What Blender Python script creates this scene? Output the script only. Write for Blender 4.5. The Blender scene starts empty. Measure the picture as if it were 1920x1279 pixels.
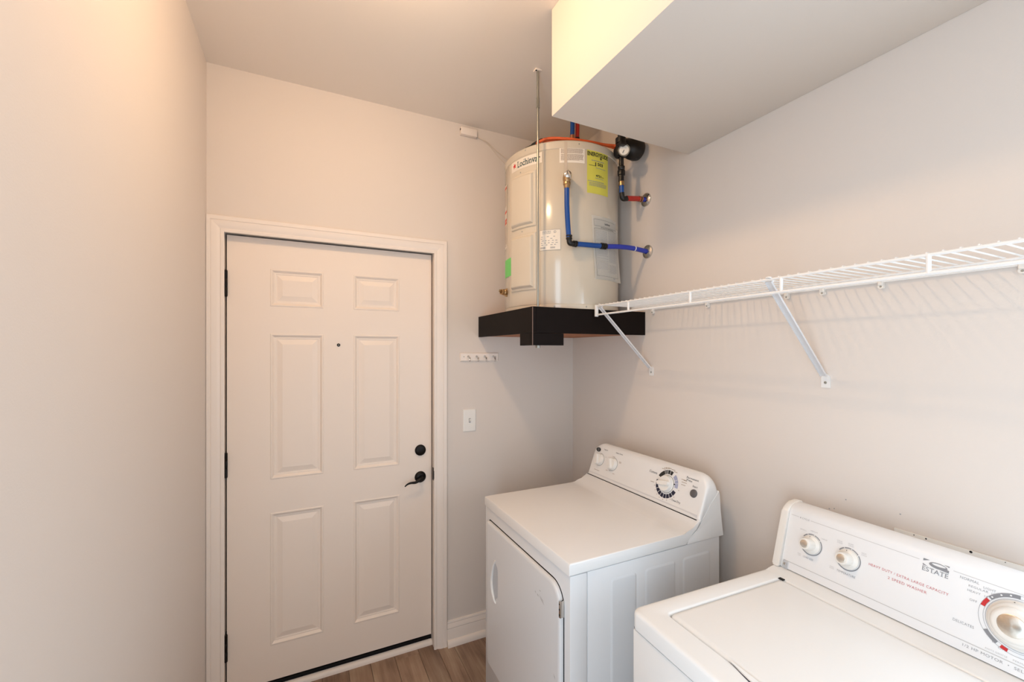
import bpy, bmesh, math, random
from mathutils import Vector, Matrix
random.seed(7)
S = bpy.context.scene
COL = S.collection
PI = math.pi
def lin(c):
    return tuple(((v/255.0)/12.92 if v/255.0 <= .04045 else ((v/255.0+.055)/1.055)**2.4) for v in c)

# ------------------------------------------------------------------ camera
F_PX, YAW, Y0 = 802.0, math.radians(25.85), 659.0
cam_d = bpy.data.cameras.new('camera'); cam = bpy.data.objects.new('camera', cam_d); COL.objects.link(cam)
cam_d.sensor_fit = 'HORIZONTAL'; cam_d.sensor_width = 36.0; cam_d.lens = 36.0*F_PX/1920.0
cam_d.shift_y = (Y0-639.5)/1920.0; cam_d.clip_start = .02
cam.location = (0, 0, 1.585); cam.rotation_euler = (PI/2, 0, -YAW)
S.camera = cam

# ------------------------------------------------------------------ world, light, exposure
w = bpy.data.worlds.new('world'); S.world = w; w.use_nodes = True
w.node_tree.nodes['Background'].inputs[0].default_value = (.86, .92, 1.0, 1)
w.node_tree.nodes['Background'].inputs[1].default_value = .35
LAMP_STRENGTH = 196.0
LAMP_COLOR = (1.0, .672, .385)
LEFT_FILL_POWER = 25.0
SIDE_FILL_POWER = 15.0
YF_REAR = -.80
left_fill = bpy.data.lights.new('added_left_fill', 'AREA'); left_fill.shape = 'RECTANGLE'; left_fill.size = .66; left_fill.size_y = 1.9  # unseen cool fill light, added at the left wall opening
left_fill.energy = LEFT_FILL_POWER; left_fill.color = (.68, .85, 1.0)
left_fill_o = bpy.data.objects.new('added_left_fill', left_fill); COL.objects.link(left_fill_o)
left_fill_o.location = (-.40, -.22, 1.2); left_fill_o.rotation_euler = (PI/2, 0, -PI/2)
side_fill = bpy.data.lights.new('added_side_fill', 'AREA'); side_fill.shape = 'RECTANGLE'; side_fill.size = .85; side_fill.size_y = .8  # unseen cool fill light, added to brighten the left wall
side_fill.energy = SIDE_FILL_POWER; side_fill.color = (.58, .80, 1.0)
side_fill_o = bpy.data.objects.new('added_side_fill', side_fill); COL.objects.link(side_fill_o)
side_fill_o.location = (1.485, -.27, 1.32); side_fill_o.rotation_euler = (PI/2, 0, PI/2)
S.view_settings.view_transform = 'Standard'; S.view_settings.look = 'None'
S.view_settings.gamma = 1.0; S.view_settings.use_curve_mapping = False
S.view_settings.exposure = 0.10

# ------------------------------------------------------------------ materials
def mat(name, rgb, rough=.5, metal=0.0, bump=0.0, bscale=200.0, var=0.0, vscale=3.0, coat=0.0, emit=None, spec=.5):
    m = bpy.data.materials.new(name); m.use_nodes = True
    nt = m.node_tree; b = nt.nodes['Principled BSDF']
    c = lin(rgb)
    b.inputs['Base Color'].default_value = (*c, 1)
    b.inputs['Roughness'].default_value = rough; b.inputs['Metallic'].default_value = metal
    b.inputs['Specular IOR Level'].default_value = spec
    if coat: b.inputs['Coat Weight'].default_value = coat; b.inputs['Coat Roughness'].default_value = .08
    tc = nt.nodes.new('ShaderNodeTexCoord')
    if var or True:
        n = nt.nodes.new('ShaderNodeTexNoise'); n.inputs['Scale'].default_value = vscale; n.inputs['Detail'].default_value = 4
        nt.links.new(tc.outputs['Object'], n.inputs['Vector'])
        mx = nt.nodes.new('ShaderNodeMix'); mx.data_type = 'RGBA'
        v = max(var, .006)
        mx.inputs[6].default_value = (*[x*(1-v) for x in c], 1); mx.inputs[7].default_value = (*[min(1, x*(1+v)) for x in c], 1)
        nt.links.new(n.outputs['Fac'], mx.inputs[0]); nt.links.new(mx.outputs[2], b.inputs['Base Color'])
    if bump:
        n2 = nt.nodes.new('ShaderNodeTexNoise'); n2.inputs['Scale'].default_value = bscale; n2.inputs['Detail'].default_value = 3
        nt.links.new(tc.outputs['Object'], n2.inputs['Vector'])
        bp = nt.nodes.new('ShaderNodeBump'); bp.inputs['Strength'].default_value = bump; bp.inputs['Distance'].default_value = .002
        nt.links.new(n2.outputs['Fac'], bp.inputs['Height']); nt.links.new(bp.outputs['Normal'], b.inputs['Normal'])
    if emit:
        b.inputs['Emission Color'].default_value = (*emit[0], 1); b.inputs['Emission Strength'].default_value = emit[1]
    return m
M = {}
M['wall'] = mat('wall_paint', (226, 215, 206), .62, bump=.10, bscale=260)
M['ceil'] = mat('ceiling_paint', (243, 233, 222), .7, bump=.10, bscale=200)
M['soffit'] = mat('soffit_paint', (229, 219, 209), .65, bump=.06, bscale=220)
M['trim'] = mat('trim_paint', (242, 230, 220), .38, bump=.03, bscale=90)
M['door'] = mat('door_paint', (244, 229, 216), .42, bump=.03, bscale=120)
M['black_metal'] = mat('oil_rubbed_bronze', (22, 18, 16), .38, .6)
M['gap'] = mat('dark_gap', (12, 10, 9), .8)
M['rubber'] = mat('black_rubber', (20, 18, 17), .55)
M['enamel'] = mat('white_enamel', (240, 237, 234), .22, coat=.25)
M['enamel2'] = mat('white_enamel_washer', (243, 241, 238), .25, coat=.2)
M['cabinet'] = mat('cabinet_enamel', (228, 227, 227), .3, coat=.15)
M['plastic'] = mat('white_plastic', (240, 236, 230), .35)
M['cream'] = mat('cream_plastic', (238, 232, 224), .4)
M['panelprint'] = mat('console_overlay', (242, 241, 241), .4)
M['tank'] = mat('tank_enamel', (207, 195, 177), .18, var=.01, coat=.25)
M['tank_plate'] = mat('tank_cover_paint', (214, 202, 184), .35)
M['espresso'] = mat('espresso_laminate', (19, 11, 8), .55, var=.12, vscale=14, bump=.04, bscale=120, spec=.12)
M['espresso_edge'] = mat('laminate_edge', (120, 96, 84), .5)
M['ply'] = mat('plywood', (168, 104, 62), .65, var=.22, vscale=20)
M['shelf'] = mat('white_vinyl_wire', (240, 236, 232), .35)
M['bracket'] = mat('bracket_paint', (224, 220, 219), .4)
M['zinc'] = mat('zinc_steel', (172, 172, 164), .35, .85)
M['chrome'] = mat('chrome', (205, 203, 200), .14, 1.0)
M['brushed'] = mat('brushed_cap', (214, 206, 190), .28, 1.0)
M['brass'] = mat('brass', (176, 146, 108), .3, .9)
M['copper'] = mat('copper', (186, 128, 96), .35, .9)
M['pex_blue'] = mat('blue_pex', (10, 70, 144), .32)
M['pex_blue2'] = mat('violet_blue_pex', (38, 54, 164), .32)
M['pex_red'] = mat('red_pex', (176, 38, 26), .35)
M['orange'] = mat('orange_cable', (214, 92, 40), .5)
M['black_pl'] = mat('black_plastic', (14, 12, 12), .4)
M['yellow'] = mat('yellow_paper', (212, 204, 84), .6)
M['paper'] = mat('paper', (248, 243, 234), .6)
M['sticker'] = mat('sticker_white', (236, 226, 212), .5)
M['green'] = mat('green_sticker', (120, 214, 116), .6, var=.05, vscale=30)
M['red'] = mat('red_ink', (205, 44, 46), .5)
M['redink'] = mat('console_red_ink', (206, 112, 112), .5)
M['orange_ink'] = mat('orange_ink', (222, 96, 70), .5)
M['ink'] = mat('dark_ink', (38, 38, 38), .5)
M['teal'] = mat('teal_ink', (28, 70, 74), .5)
M['grayink'] = mat('gray_ink', (164, 162, 164), .5)
M['grayink2'] = mat('mid_gray_ink', (140, 140, 144), .5)
M['paleink'] = mat('pale_ink', (196, 192, 190), .5)
M['tanink'] = mat('tan_ink', (170, 150, 132), .6)
M['navy'] = mat('navy_ink', (22, 24, 52), .45)
M['lilac'] = mat('lilac_ink', (168, 172, 198), .45)
M['button'] = mat('gray_button', (98, 94, 94), .4)
M['lampglass'] = mat('lit_lamp_glass', (255, 240, 220), .5, emit=(LAMP_COLOR, LAMP_STRENGTH))
M['cable'] = mat('white_cable', (222, 208, 192), .5)
M['lipshade'] = mat('lip_shade_grey', (222, 219, 218), .4)
M['recess_shade'] = mat('recess_shade_grey', (196, 198, 202), .45)
M['scuff'] = mat('scuff_grey', (120, 112, 106), .7)

def wood():
    m = bpy.data.materials.new('wood_plank'); m.use_nodes = True; nt = m.node_tree; b = nt.nodes['Principled BSDF']
    tc = nt.nodes.new('ShaderNodeTexCoord'); oi = nt.nodes.new('ShaderNodeObjectInfo')
    add = nt.nodes.new('ShaderNodeVectorMath'); add.operation = 'ADD'
    cmb = nt.nodes.new('ShaderNodeCombineXYZ')
    mul = nt.nodes.new('ShaderNodeMath'); mul.operation = 'MULTIPLY'; mul.inputs[1].default_value = 40
    nt.links.new(oi.outputs['Random'], mul.inputs[0]); nt.links.new(mul.outputs[0], cmb.inputs[2]); nt.links.new(mul.outputs[0], cmb.inputs[1])
    nt.links.new(tc.outputs['Object'], add.inputs[0]); nt.links.new(cmb.outputs[0], add.inputs[1])
    mp = nt.nodes.new('ShaderNodeMapping'); mp.inputs['Scale'].default_value = (34, 2.4, 1)
    nt.links.new(add.outputs[0], mp.inputs[0])
    n = nt.nodes.new('ShaderNodeTexNoise'); n.inputs['Scale'].default_value = 1; n.inputs['Detail'].default_value = 8; n.inputs['Roughness'].default_value = .65; n.inputs['Distortion'].default_value = .6
    nt.links.new(mp.outputs[0], n.inputs['Vector'])
    mp2 = nt.nodes.new('ShaderNodeMapping'); mp2.inputs['Scale'].default_value = (9, 3.2, 1); nt.links.new(add.outputs[0], mp2.inputs[0])
    n3 = nt.nodes.new('ShaderNodeTexNoise'); n3.inputs['Scale'].default_value = 1; n3.inputs['Detail'].default_value = 3
    nt.links.new(mp2.outputs[0], n3.inputs['Vector'])
    av = nt.nodes.new('ShaderNodeMath'); av.operation = 'ADD'; nt.links.new(n.outputs['Fac'], av.inputs[0]); nt.links.new(n3.outputs['Fac'], av.inputs[1])
    hf = nt.nodes.new('ShaderNodeMath'); hf.operation = 'MULTIPLY'; hf.inputs[1].default_value = .5; nt.links.new(av.outputs[0], hf.inputs[0])
    cr = nt.nodes.new('ShaderNodeValToRGB'); e = cr.color_ramp.elements
    e[0].position = .33; e[0].color = (*lin((108, 84, 68)), 1); e[1].position = .7; e[1].color = (*lin((190, 166, 140)), 1)
    k = cr.color_ramp.elements.new(.5); k.color = (*lin((156, 127, 106)), 1)
    nt.links.new(hf.outputs[0], cr.inputs[0])
    hs = nt.nodes.new('ShaderNodeHueSaturation')
    mr = nt.nodes.new('ShaderNodeMapRange'); mr.inputs[3].default_value = .84; mr.inputs[4].default_value = 1.12
    nt.links.new(oi.outputs['Random'], mr.inputs[0]); nt.links.new(mr.outputs[0], hs.inputs['Value']); nt.links.new(cr.outputs[0], hs.inputs['Color'])
    nt.links.new(hs.outputs[0], b.inputs['Base Color']); b.inputs['Roughness'].default_value = .48
    bp = nt.nodes.new('ShaderNodeBump'); bp.inputs['Strength'].default_value = .12; bp.inputs['Distance'].default_value = .002
    nt.links.new(n.outputs['Fac'], bp.inputs['Height']); nt.links.new(bp.outputs['Normal'], b.inputs['Normal'])
    return m
M['wood'] = wood()

def brushed_radial(name, c1, c2):
    m = bpy.data.materials.new(name); m.use_nodes = True; nt = m.node_tree; b = nt.nodes['Principled BSDF']
    b.inputs['Metallic'].default_value = 1; b.inputs['Roughness'].default_value = .3
    b.inputs['Base Color'].default_value = (*lin(c1), 1)
    tc = nt.nodes.new('ShaderNodeTexCoord'); tn = nt.nodes.new('ShaderNodeTangent'); tn.direction_type = 'RADIAL'; tn.axis = 'Z'
    b.inputs['Anisotropic'].default_value = .8; nt.links.new(tn.outputs[0], b.inputs['Tangent'])
    n = nt.nodes.new('ShaderNodeTexNoise'); n.inputs['Scale'].default_value = 300; nt.links.new(tc.outputs['Object'], n.inputs[0])
    mx = nt.nodes.new('ShaderNodeMix'); mx.data_type = 'RGBA'; mx.inputs[6].default_value = (*lin(c1), 1); mx.inputs[7].default_value = (*lin(c2), 1)
    nt.links.new(n.outputs['Fac'], mx.inputs[0]); nt.links.new(mx.outputs[2], b.inputs['Base Color'])
    return m
M['cap'] = brushed_radial('turned_metal_cap', (212, 202, 188), (232, 226, 216))

# ------------------------------------------------------------------ mesh helpers
def empty(name, loc=(0, 0, 0), rz=0, parent=None):
    o = bpy.data.objects.new(name, None); COL.objects.link(o); o.location = loc; o.rotation_euler = (0, 0, rz)
    o.empty_display_size = .05
    if parent: o.parent = parent
    return o
def tag(o, label, cat, group=None):
    o['label'] = label; o['category'] = cat
    if group: o['group'] = group
    return o
def finish(name, bm, m, parent=None, smooth=True, angle=35):
    bmesh.ops.recalc_face_normals(bm, faces=bm.faces)
    me = bpy.data.meshes.new(name); bm.to_mesh(me); bm.free()
    me.materials.append(M[m] if isinstance(m, str) else m)
    if smooth:
        for p in me.polygons: p.use_smooth = True
        try: me.set_sharp_from_angle(angle=math.radians(angle))
        except Exception: pass
    o = bpy.data.objects.new(name, me); COL.objects.link(o)
    if parent: o.parent = parent
    return o
def struct(o): o['kind'] = 'structure'; return o
def bm_box(bm, a, b, bev=0, seg=2):
    vs = [bm.verts.new((x, y, z)) for x in (a[0], b[0]) for y in (a[1], b[1]) for z in (a[2], b[2])]
    fs = [(0, 1, 3, 2), (4, 6, 7, 5), (0, 4, 5, 1), (2, 3, 7, 6), (0, 2, 6, 4), (1, 5, 7, 3)]
    ff = [bm.faces.new([vs[i] for i in f]) for f in fs]
    if bev:
        es = {e for f in ff for e in f.edges}
        bmesh.ops.bevel(bm, geom=list(es), offset=bev, segments=seg, affect='EDGES', profile=.5)
    return vs
def box(name, a, b, m, parent=None, bev=0, seg=2):
    bm = bmesh.new(); bm_box(bm, a, b, bev, seg); return finish(name, bm, m, parent)
def ortho(d):
    d = Vector(d).normalized(); u = d.orthogonal().normalized(); return u, d.cross(u)
def bm_tube(bm, pts, r, seg=12, cap=True):
    pts = [Vector(p) for p in pts]; rs = r if isinstance(r, (list, tuple)) else [r]*len(pts)
    rings = []; t0 = (pts[1]-pts[0]).normalized(); u = t0.orthogonal().normalized()
    for i, p in enumerate(pts):
        if i == 0: t = pts[1]-p
        elif i == len(pts)-1: t = p-pts[i-1]
        else: t = (pts[i+1]-p).normalized()+(p-pts[i-1]).normalized()
        t.normalize(); u = (u-t*u.dot(t)).normalized(); v = t.cross(u)
        rings.append([bm.verts.new(p+(u*math.cos(2*PI*k/seg)+v*math.sin(2*PI*k/seg))*rs[i]) for k in range(seg)])
    for a, b in zip(rings, rings[1:]):
        for k in range(seg): bm.faces.new((a[k], a[(k+1) % seg], b[(k+1) % seg], b[k]))
    if cap:
        bm.faces.new(rings[0][::-1]); bm.faces.new(rings[-1])
def tube(name, pts, r, m, parent=None, seg=12):
    bm = bmesh.new(); bm_tube(bm, pts, r, seg); return finish(name, bm, m, parent)
def smooth_path(pts, n=8):
    P = [Vector(p) for p in pts]; P = [P[0]*2-P[1]]+P+[P[-1]*2-P[-2]]; out = []
    for i in range(1, len(P)-2):
        for k in range(n):
            t = k/n; a, b, c, d = P[i-1:i+3]
            out.append(.5*((2*b)+(c-a)*t+(2*a-5*b+4*c-d)*t*t+(3*b-a-3*c+d)*t**3))
    out.append(P[-2]); return out
def bm_lathe(bm, prof, origin, axis, seg=32):
    o = Vector(origin); ax = Vector(axis).normalized(); u, v = ortho(ax); rings = []
    for r, h in prof:
        if r < 1e-6: rings.append([bm.verts.new(o+ax*h)])
        else: rings.append([bm.verts.new(o+ax*h+(u*math.cos(2*PI*k/seg)+v*math.sin(2*PI*k/seg))*r) for k in range(seg)])
    for a, b in zip(rings, rings[1:]):
        for k in range(seg):
            k2 = (k+1) % seg
            if len(a) == 1 and len(b) == 1: continue
            if len(a) == 1: bm.faces.new((a[0], b[k2], b[k]))
            elif len(b) == 1: bm.faces.new((a[k], a[k2], b[0]))
            else: bm.faces.new((a[k], a[k2], b[k2], b[k]))
def lathe(name, prof, origin, axis, m, parent=None, seg=32):
    bm = bmesh.new(); bm_lathe(bm, prof, origin, axis, seg); return finish(name, bm, m, parent)
def local_lathe(name, prof, frame, m, parent=None, seg=32):
    """lathe about local Z, placed by a matrix (so object coordinates follow the axis)"""
    bm = bmesh.new(); bm_lathe(bm, prof, (0, 0, 0), (0, 0, 1), seg); o = finish(name, bm, m, parent); o.matrix_local = frame; return o
def bm_prism(bm, poly, axis, a, b, bev=0):
    """poly: 2D points. axis 'y': (x,z); 'x': (y,z); 'z': (x,y)"""
    def P(p, t): return {'y': (p[0], t, p[1]), 'x': (t, p[0], p[1]), 'z': (p[0], p[1], t)}[axis]
    A = [bm.verts.new(P(p, a)) for p in poly]; B = [bm.verts.new(P(p, b)) for p in poly]; n = len(poly)
    f1 = bm.faces.new(A); f2 = bm.faces.new(B[::-1]); fs = [f1, f2]
    for i in range(n): fs.append(bm.faces.new((A[i], B[i], B[(i+1) % n], A[(i+1) % n])))
    if bev:
        es = set(f1.edges) | set(f2.edges)
        bmesh.ops.bevel(bm, geom=list(es), offset=bev, segments=2, affect='EDGES', profile=.5)
def prism(name, poly, axis, a, b, m, parent=None, bev=0):
    bm = bmesh.new(); bm_prism(bm, poly, axis, a, b, bev); return finish(name, bm, m, parent)
def rrect(x0, x1, y0, y1, r, n=6):
    rr = r if isinstance(r, (list, tuple)) else [r]*4
    out = []
    for (cx, cy, a0, q) in ((x1-rr[0], y1-rr[0], 0, rr[0]), (x0+rr[1], y1-rr[1], 90, rr[1]), (x0+rr[2], y0+rr[2], 180, rr[2]), (x1-rr[3], y0+rr[3], 270, rr[3])):
        for k in range(n+1):
            a = math.radians(a0+90*k/n); out.append((cx+q*math.cos(a), cy+q*math.sin(a)))
    return out
def bm_layers(bm, loops):
    """closed loops of equal length bridged one after another, first and last capped"""
    L = [[bm.verts.new(p) for p in lp] for lp in loops]; n = len(L[0])
    for a, b in zip(L, L[1:]):
        for i in range(n): bm.faces.new((a[i], a[(i+1) % n], b[(i+1) % n], b[i]))
    return L
# flat print: shapes given in 2D, mapped to a surface by fn(a, b, h)
def bm_shape(bm, pts, fn, h=.0004):
    bm.faces.new([bm.verts.new(fn(x, y, h)) for x, y in pts])
def bm_rect(bm, x0, x1, y0, y1, fn, h=.0004, nx=1):
    for i in range(nx):
        a = x0+(x1-x0)*i/nx; b = x0+(x1-x0)*(i+1)/nx
        bm_shape(bm, [(a, y0), (b, y0), (b, y1), (a, y1)], fn, h)
def bm_ringseg(bm, cx, cy, r0, r1, a0, a1, fn, h=.0004, n=None):
    n = n or max(2, int(abs(a1-a0)/8))
    for i in range(n):
        p = math.radians(a0+(a1-a0)*i/n); q = math.radians(a0+(a1-a0)*(i+1)/n)
        bm_shape(bm, [(cx+r0*math.cos(p), cy+r0*math.sin(p)), (cx+r1*math.cos(p), cy+r1*math.sin(p)), (cx+r1*math.cos(q), cy+r1*math.sin(q)), (cx+r0*math.cos(q), cy+r0*math.sin(q))], fn, h)
def pr(name, bm, m, parent):
    o = finish(name, bm, m, parent, smooth=False)
    if any(k in name for k in ('lettering', 'print', 'text', 'heading', 'bars')): o['kind'] = 'stuff'     # flat print too small to pick apart
    return o
def band(name, segs, c, r0, r1, fn, h, m, parent):
    for a0, a1 in segs:
        bm = bmesh.new(); bm_ringseg(bm, c[0], c[1], r0, r1, a0, a1, fn, h); pr(name, bm, m, None).parent = parent
TXT = {}
def text_geo(s, space=1.0, bold=0.0):
    key = (s, space, bold)
    if key not in TXT:
        cu = bpy.data.curves.new('lettering', 'FONT'); cu.body = s; cu.size = 1; cu.space_character = space; cu.resolution_u = 3
        cu.offset = bold
        o = bpy.data.objects.new('lettering', cu); COL.objects.link(o)
        dg = bpy.context.evaluated_depsgraph_get(); me = bpy.data.meshes.new_from_object(o.evaluated_get(dg))
        V = [tuple(v.co[:2]) for v in me.vertices]; Fc = [tuple(p.vertices) for p in me.polygons]
        bpy.data.objects.remove(o); bpy.data.curves.remove(cu); bpy.data.meshes.remove(me)
        x0 = min(v[0] for v in V); x1 = max(v[0] for v in V); y0 = min(v[1] for v in V); y1 = max(v[1] for v in V)
        TXT[key] = ([((x-x0)/(x1-x0), (y-y0)/(y1-y0)) for x, y in V], Fc)
    return TXT[key]
def bm_text(bm, s, x0, x1, y0, y1, fn, h=.0004, space=1.0, bold=0.0):
    V, Fc = text_geo(s, space, bold)
    vs = [bm.verts.new(fn(x0+(x1-x0)*u, y0+(y1-y0)*v, h)) for u, v in V]
    for f in Fc:
        try: bm.faces.new([vs[i] for i in f])
        except ValueError: pass
def bm_greek(bm, x0, x1, y0, y1, rows, fn, h=.0004, fill=.5, wmin=.003, wmax=.010, gap=.0015):
    dy = (y1-y0)/rows
    for r in range(rows):
        y = y1-(r+.5)*dy; x = x0; end = x1-(random.random()*.3*(x1-x0) if r == rows-1 else random.random()*.04*(x1-x0))
        while x < end:
            wd = min(wmin+random.random()*(wmax-wmin), end-x)
            bm_rect(bm, x, x+wd, y-dy*fill/2, y+dy*fill/2, fn, h); x += wd+gap

# ------------------------------------------------------------------ room shell
XL, XR, YB, YF, ZC, ZF = -.378, 1.491, 2.215, -.80, 2.822, .012
struct(box('floor', (XL-.1, YF-.1, -.12), (XR+.1, YB+.35, ZF-.008), 'gap'))
floor = bpy.data.objects['floor']
struct(box('ceiling', (XL-.1, YF-.1, ZC), (XR+.1, YB+.3, ZC+.1), 'ceil'))
bm = bmesh.new()   # unseen opening added beside the camera to admit the left fill light
bm_box(bm, (XL-.1, .55, 0), (XL, YB, ZC)); bm_box(bm, (XL-.1, YF, 0), (XL, -.55, ZC)); bm_box(bm, (XL-.1, -.55, 2.2), (XL, .55, ZC))
struct(finish('wall_left', bm, 'wall', smooth=False))
struct(box('wall_right', (XR, YF, 0), (XR+.1, YB+.15, ZC), 'wall'))
DX0, DX1, DZ1 = -.3165, .6165, 2.109       # rough opening inside the jambs
bm = bmesh.new()
bm_box(bm, (XL-.1, YB, 0), (DX0-.018, YB+.15, ZC)); bm_box(bm, (DX1+.018, YB, 0), (XR, YB+.15, ZC)); bm_box(bm, (DX0-.018, YB, DZ1+.018), (DX1+.018, YB+.15, ZC))
struct(finish('wall_back', bm, 'wall', smooth=False))
struct(box('wall_rear', (XL-.1, YF-.1, 0), (XR+.1, YF, ZC), 'wall'))
wf = bmesh.new()   # unseen frame added around the cool side fill light
for a, b in (((XR-.015, -.735, .88), (XR, -.695, 1.76)), ((XR-.015, .155, .88), (XR, .195, 1.76)), ((XR-.015, -.695, .88), (XR, .155, .92)), ((XR-.015, -.695, 1.72), (XR, .155, 1.76))): bm_box(wf, a, b)
struct(finish('added_window_1', wf, 'trim', smooth=False))
# boxed soffit along the right wall
sf = struct(box('ceiling_soffit', (.804, YF, 2.435), (XR, 1.331, ZC), 'soffit', bev=.003)); tag(sf, 'boxed-in white soffit hanging from the ceiling over the washer and shelf', 'soffit')

# planks
PWD = .119
edges_ = [-.406, -.286, -.166, -.046, .075, .194, .298, .4165, .537, .6325, .716, .878, .98, 1.10, 1.22, 1.34, 1.46, 1.58]
joints = edges_[:-1]
pm = {}
for ci, x0 in enumerate(joints):
    x1 = edges_[ci+1]; x0c, x1c = max(x0, XL), min(x1, XR)
    if x1c-x0c < .01: continue
    y = YB+.10; first = True
    while y > YF:
        ln = (.75+.4*random.random()) if first else 1.2
        if abs(x0-.4165) < .01 and first: ln = .097
        first = False
        y0 = max(YF, y-ln)
        bm = bmesh.new(); bm_box(bm, (-(x1c-x0c)/2+.0006, -(y-y0)/2+.0006, -.009), ((x1c-x0c)/2-.0006, (y-y0)/2-.0006, 0), .0012, 1)
        p = finish('plank', bm, 'wood', floor); p.location = ((x0c+x1c)/2, (y+y0)/2, ZF)
        y = y0

# ------------------------------------------------------------------ door, jamb, casing
jb = bmesh.new()
bm_box(jb, (DX0-.018, YB-.006, ZF), (DX0, YB+.15, DZ1)); bm_box(jb, (DX1, YB-.006, ZF), (DX1+.018, YB+.15, DZ1)); bm_box(jb, (DX0-.018, YB-.006, DZ1), (DX1+.018, YB+.15, DZ1+.018))
jamb = struct(finish('trim_1', jb, 'trim', smooth=False))
# black board added behind the door to keep its slit dark
struct(box('slit_backing', (DX0-.01, 2.30, ZF), (DX1+.01, 2.34, DZ1+.01), 'gap'))
DY = 2.250
dl, dr, db, dt = -.3098, .6098, .073, 2.1005
k = DY/2.24
def sx(x): return x*k
def sz(z): return (z-1.585)*k+1.585
panels = [(-.146, .082, 1.791, 1.964), (.217, .440, 1.791, 1.962), (-.140, .081, .998, 1.666), (.218, .440, 1.000, 1.667), (-.140, .082, .236, .842), (.215, .440, .242, .850)]
cx = [(-.142, .0815), (.2165, .440)]; rows = [(.239, .846), (.999, 1.6665), (1.791, 1.963)]
cols = [(sx(a), sx(b)) for a, b in cx]; rws = [(sz(a), sz(b)) for a, b in rows]
xs = [dl, cols[0][0], cols[0][1], cols[1][0], cols[1][1], dr]
zs = [db, rws[0][0], rws[0][1], rws[1][0], rws[1][1], rws[2][0], rws[2][1], dt]
bm = bmesh.new(); grid = {}
for i, x in enumerate(xs):
    for j, z in enumerate(zs): grid[i, j] = bm.verts.new((x, DY, z))
for i in range(5):
    for j in range(7):
        if i in (1, 3) and j in (1, 3, 5): continue
        bm.faces.new((grid[i, j], grid[i+1, j], grid[i+1, j+1], grid[i, j+1]))
# edges of the slab
bk = {}
for i in (0, 5):
    for j in (0, 7): bk[i, j] = bm.verts.new((xs[i], DY+.044, zs[j]))
bm.faces.new([grid[0, j] for j in range(8)]+[bk[0, 7], bk[0, 0]]); bm.faces.new([grid[5, j] for j in range(8)]+[bk[5, 7], bk[5, 0]])
bm.faces.new([grid[i, 0] for i in range(6)]+[bk[5, 0], bk[0, 0]]); bm.faces.new([grid[i, 7] for i in range(6)]+[bk[5, 7], bk[0, 7]])
bm.faces.new((bk[0, 0], bk[0, 7], bk[5, 7], bk[5, 0]))
door = struct(finish('door_1', bm, 'door', smooth=False))
for (x0, x1) in cols:
    for (z0, z1) in rws:
        bm = bmesh.new()
        prof = [(0, 0), (.003, -.0022), (.007, -.0022), (.010, .001), (.0165, .0062), (.022, .0062), (.0245, .0078), (.028, .0078), (.050, .0012), (.0505, .0012)]
        loops = [[(x0+d, DY+e, z0+d), (x1-d, DY+e, z0+d), (x1-d, DY+e, z1-d), (x0+d, DY+e, z1-d)] for d, e in prof]
        L = bm_layers(bm, loops); bm.faces.new(L[-1])
        finish('raised_panel', bm, 'door', door, angle=14)
# hinges
for zc, hl in ((1.884, .112), (1.085, .106), (.282, .116)):
    zc = sz(zc)
    bm = bmesh.new(); xh = DX0+.004
    bm_lathe(bm, [(0, -hl/2-.004), (.004, -hl/2-.003), (.0065, -hl/2), (.0065, -hl/6), (.0058, -hl/6+.001), (.0065, -hl/6+.002), (.0065, hl/6), (.0058, hl/6+.001), (.0065, hl/6+.002), (.0065, hl/2), (.004, hl/2+.003), (0, hl/2+.004)], (xh, DY-.006, zc), (0, 0, 1), 16)
    h = finish('hinge', bm, 'black_metal', door)
    box('hinge_leaf', (DX0-.0005, DY-.005, zc-hl/2), (DX0+.0022, DY+.03, zc+hl/2), 'black_metal', h)
# deadbolt and lever
dx, dz = sx(.548), sz(1.065)
d = lathe('deadbolt', [(0, .014), (.010, .0135), (.0205, .012), (.024, .0105), (.0265, .009), (.0285, .006), (.029, 0)], (dx, DY, dz), (0, -1, 0), 'black_metal', door)
box('keyway', (dx-.0012, DY-.0146, dz-.005), (dx+.0012, DY-.0138, dz+.005), 'gap', d)
lz = sz(.924)
lv = lathe('lever_rose', [(0, .018), (.011, .018), (.012, .014), (.020, .0115), (.026, .008), (.0295, .004), (.030, 0)], (dx, DY, lz), (0, -1, 0), 'black_metal', door)
pth = smooth_path([(dx+.004, DY-.040, lz+.004), (dx-.016, DY-.044, lz-.004), (dx-.036, DY-.046, lz-.013), (dx-.060, DY-.046, lz-.0125), (dx-.078, DY-.045, lz-.018), (dx-.090, DY-.044, lz-.028)], 6)
n = len(pth); rad = [.0085-.0035*abs(2*i/(n-1)-.35) for i in range(n)]
rad[0] = .006; rad[-1] = .003
bm = bmesh.new(); bm_tube(bm, pth, rad, 12); bm_tube(bm, [(dx, DY-.016, lz), (dx, DY-.044, lz+.001)], .009, 14)
finish('lever', bm, 'black_metal', lv)
# peephole
pe = lathe('peephole', [(0, .003), (.0035, .003), (.004, .0045), (.007, .004), (.0078, .001), (.0078, 0)], (sx(.148), DY, sz(1.616)), (0, -1, 0), 'black_metal', door, 20)
lathe('peephole_lens', [(0, .0045), (.002, .0042), (.0033, .003)], (sx(.148), DY, sz(1.616)), (0, -1, 0), 'chrome', pe, 14)
# strike plate on jamb, door weatherstrip
sp = box('strike_plate', (DX1-.0015, YB+.002, .90), (DX1+.001, YB+.030, .966), 'black_metal', jamb)
box('strike_lip', (DX1-.004, YB-.008, .912), (DX1+.001, YB+.004, .954), 'black_metal', sp, .001)
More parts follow.
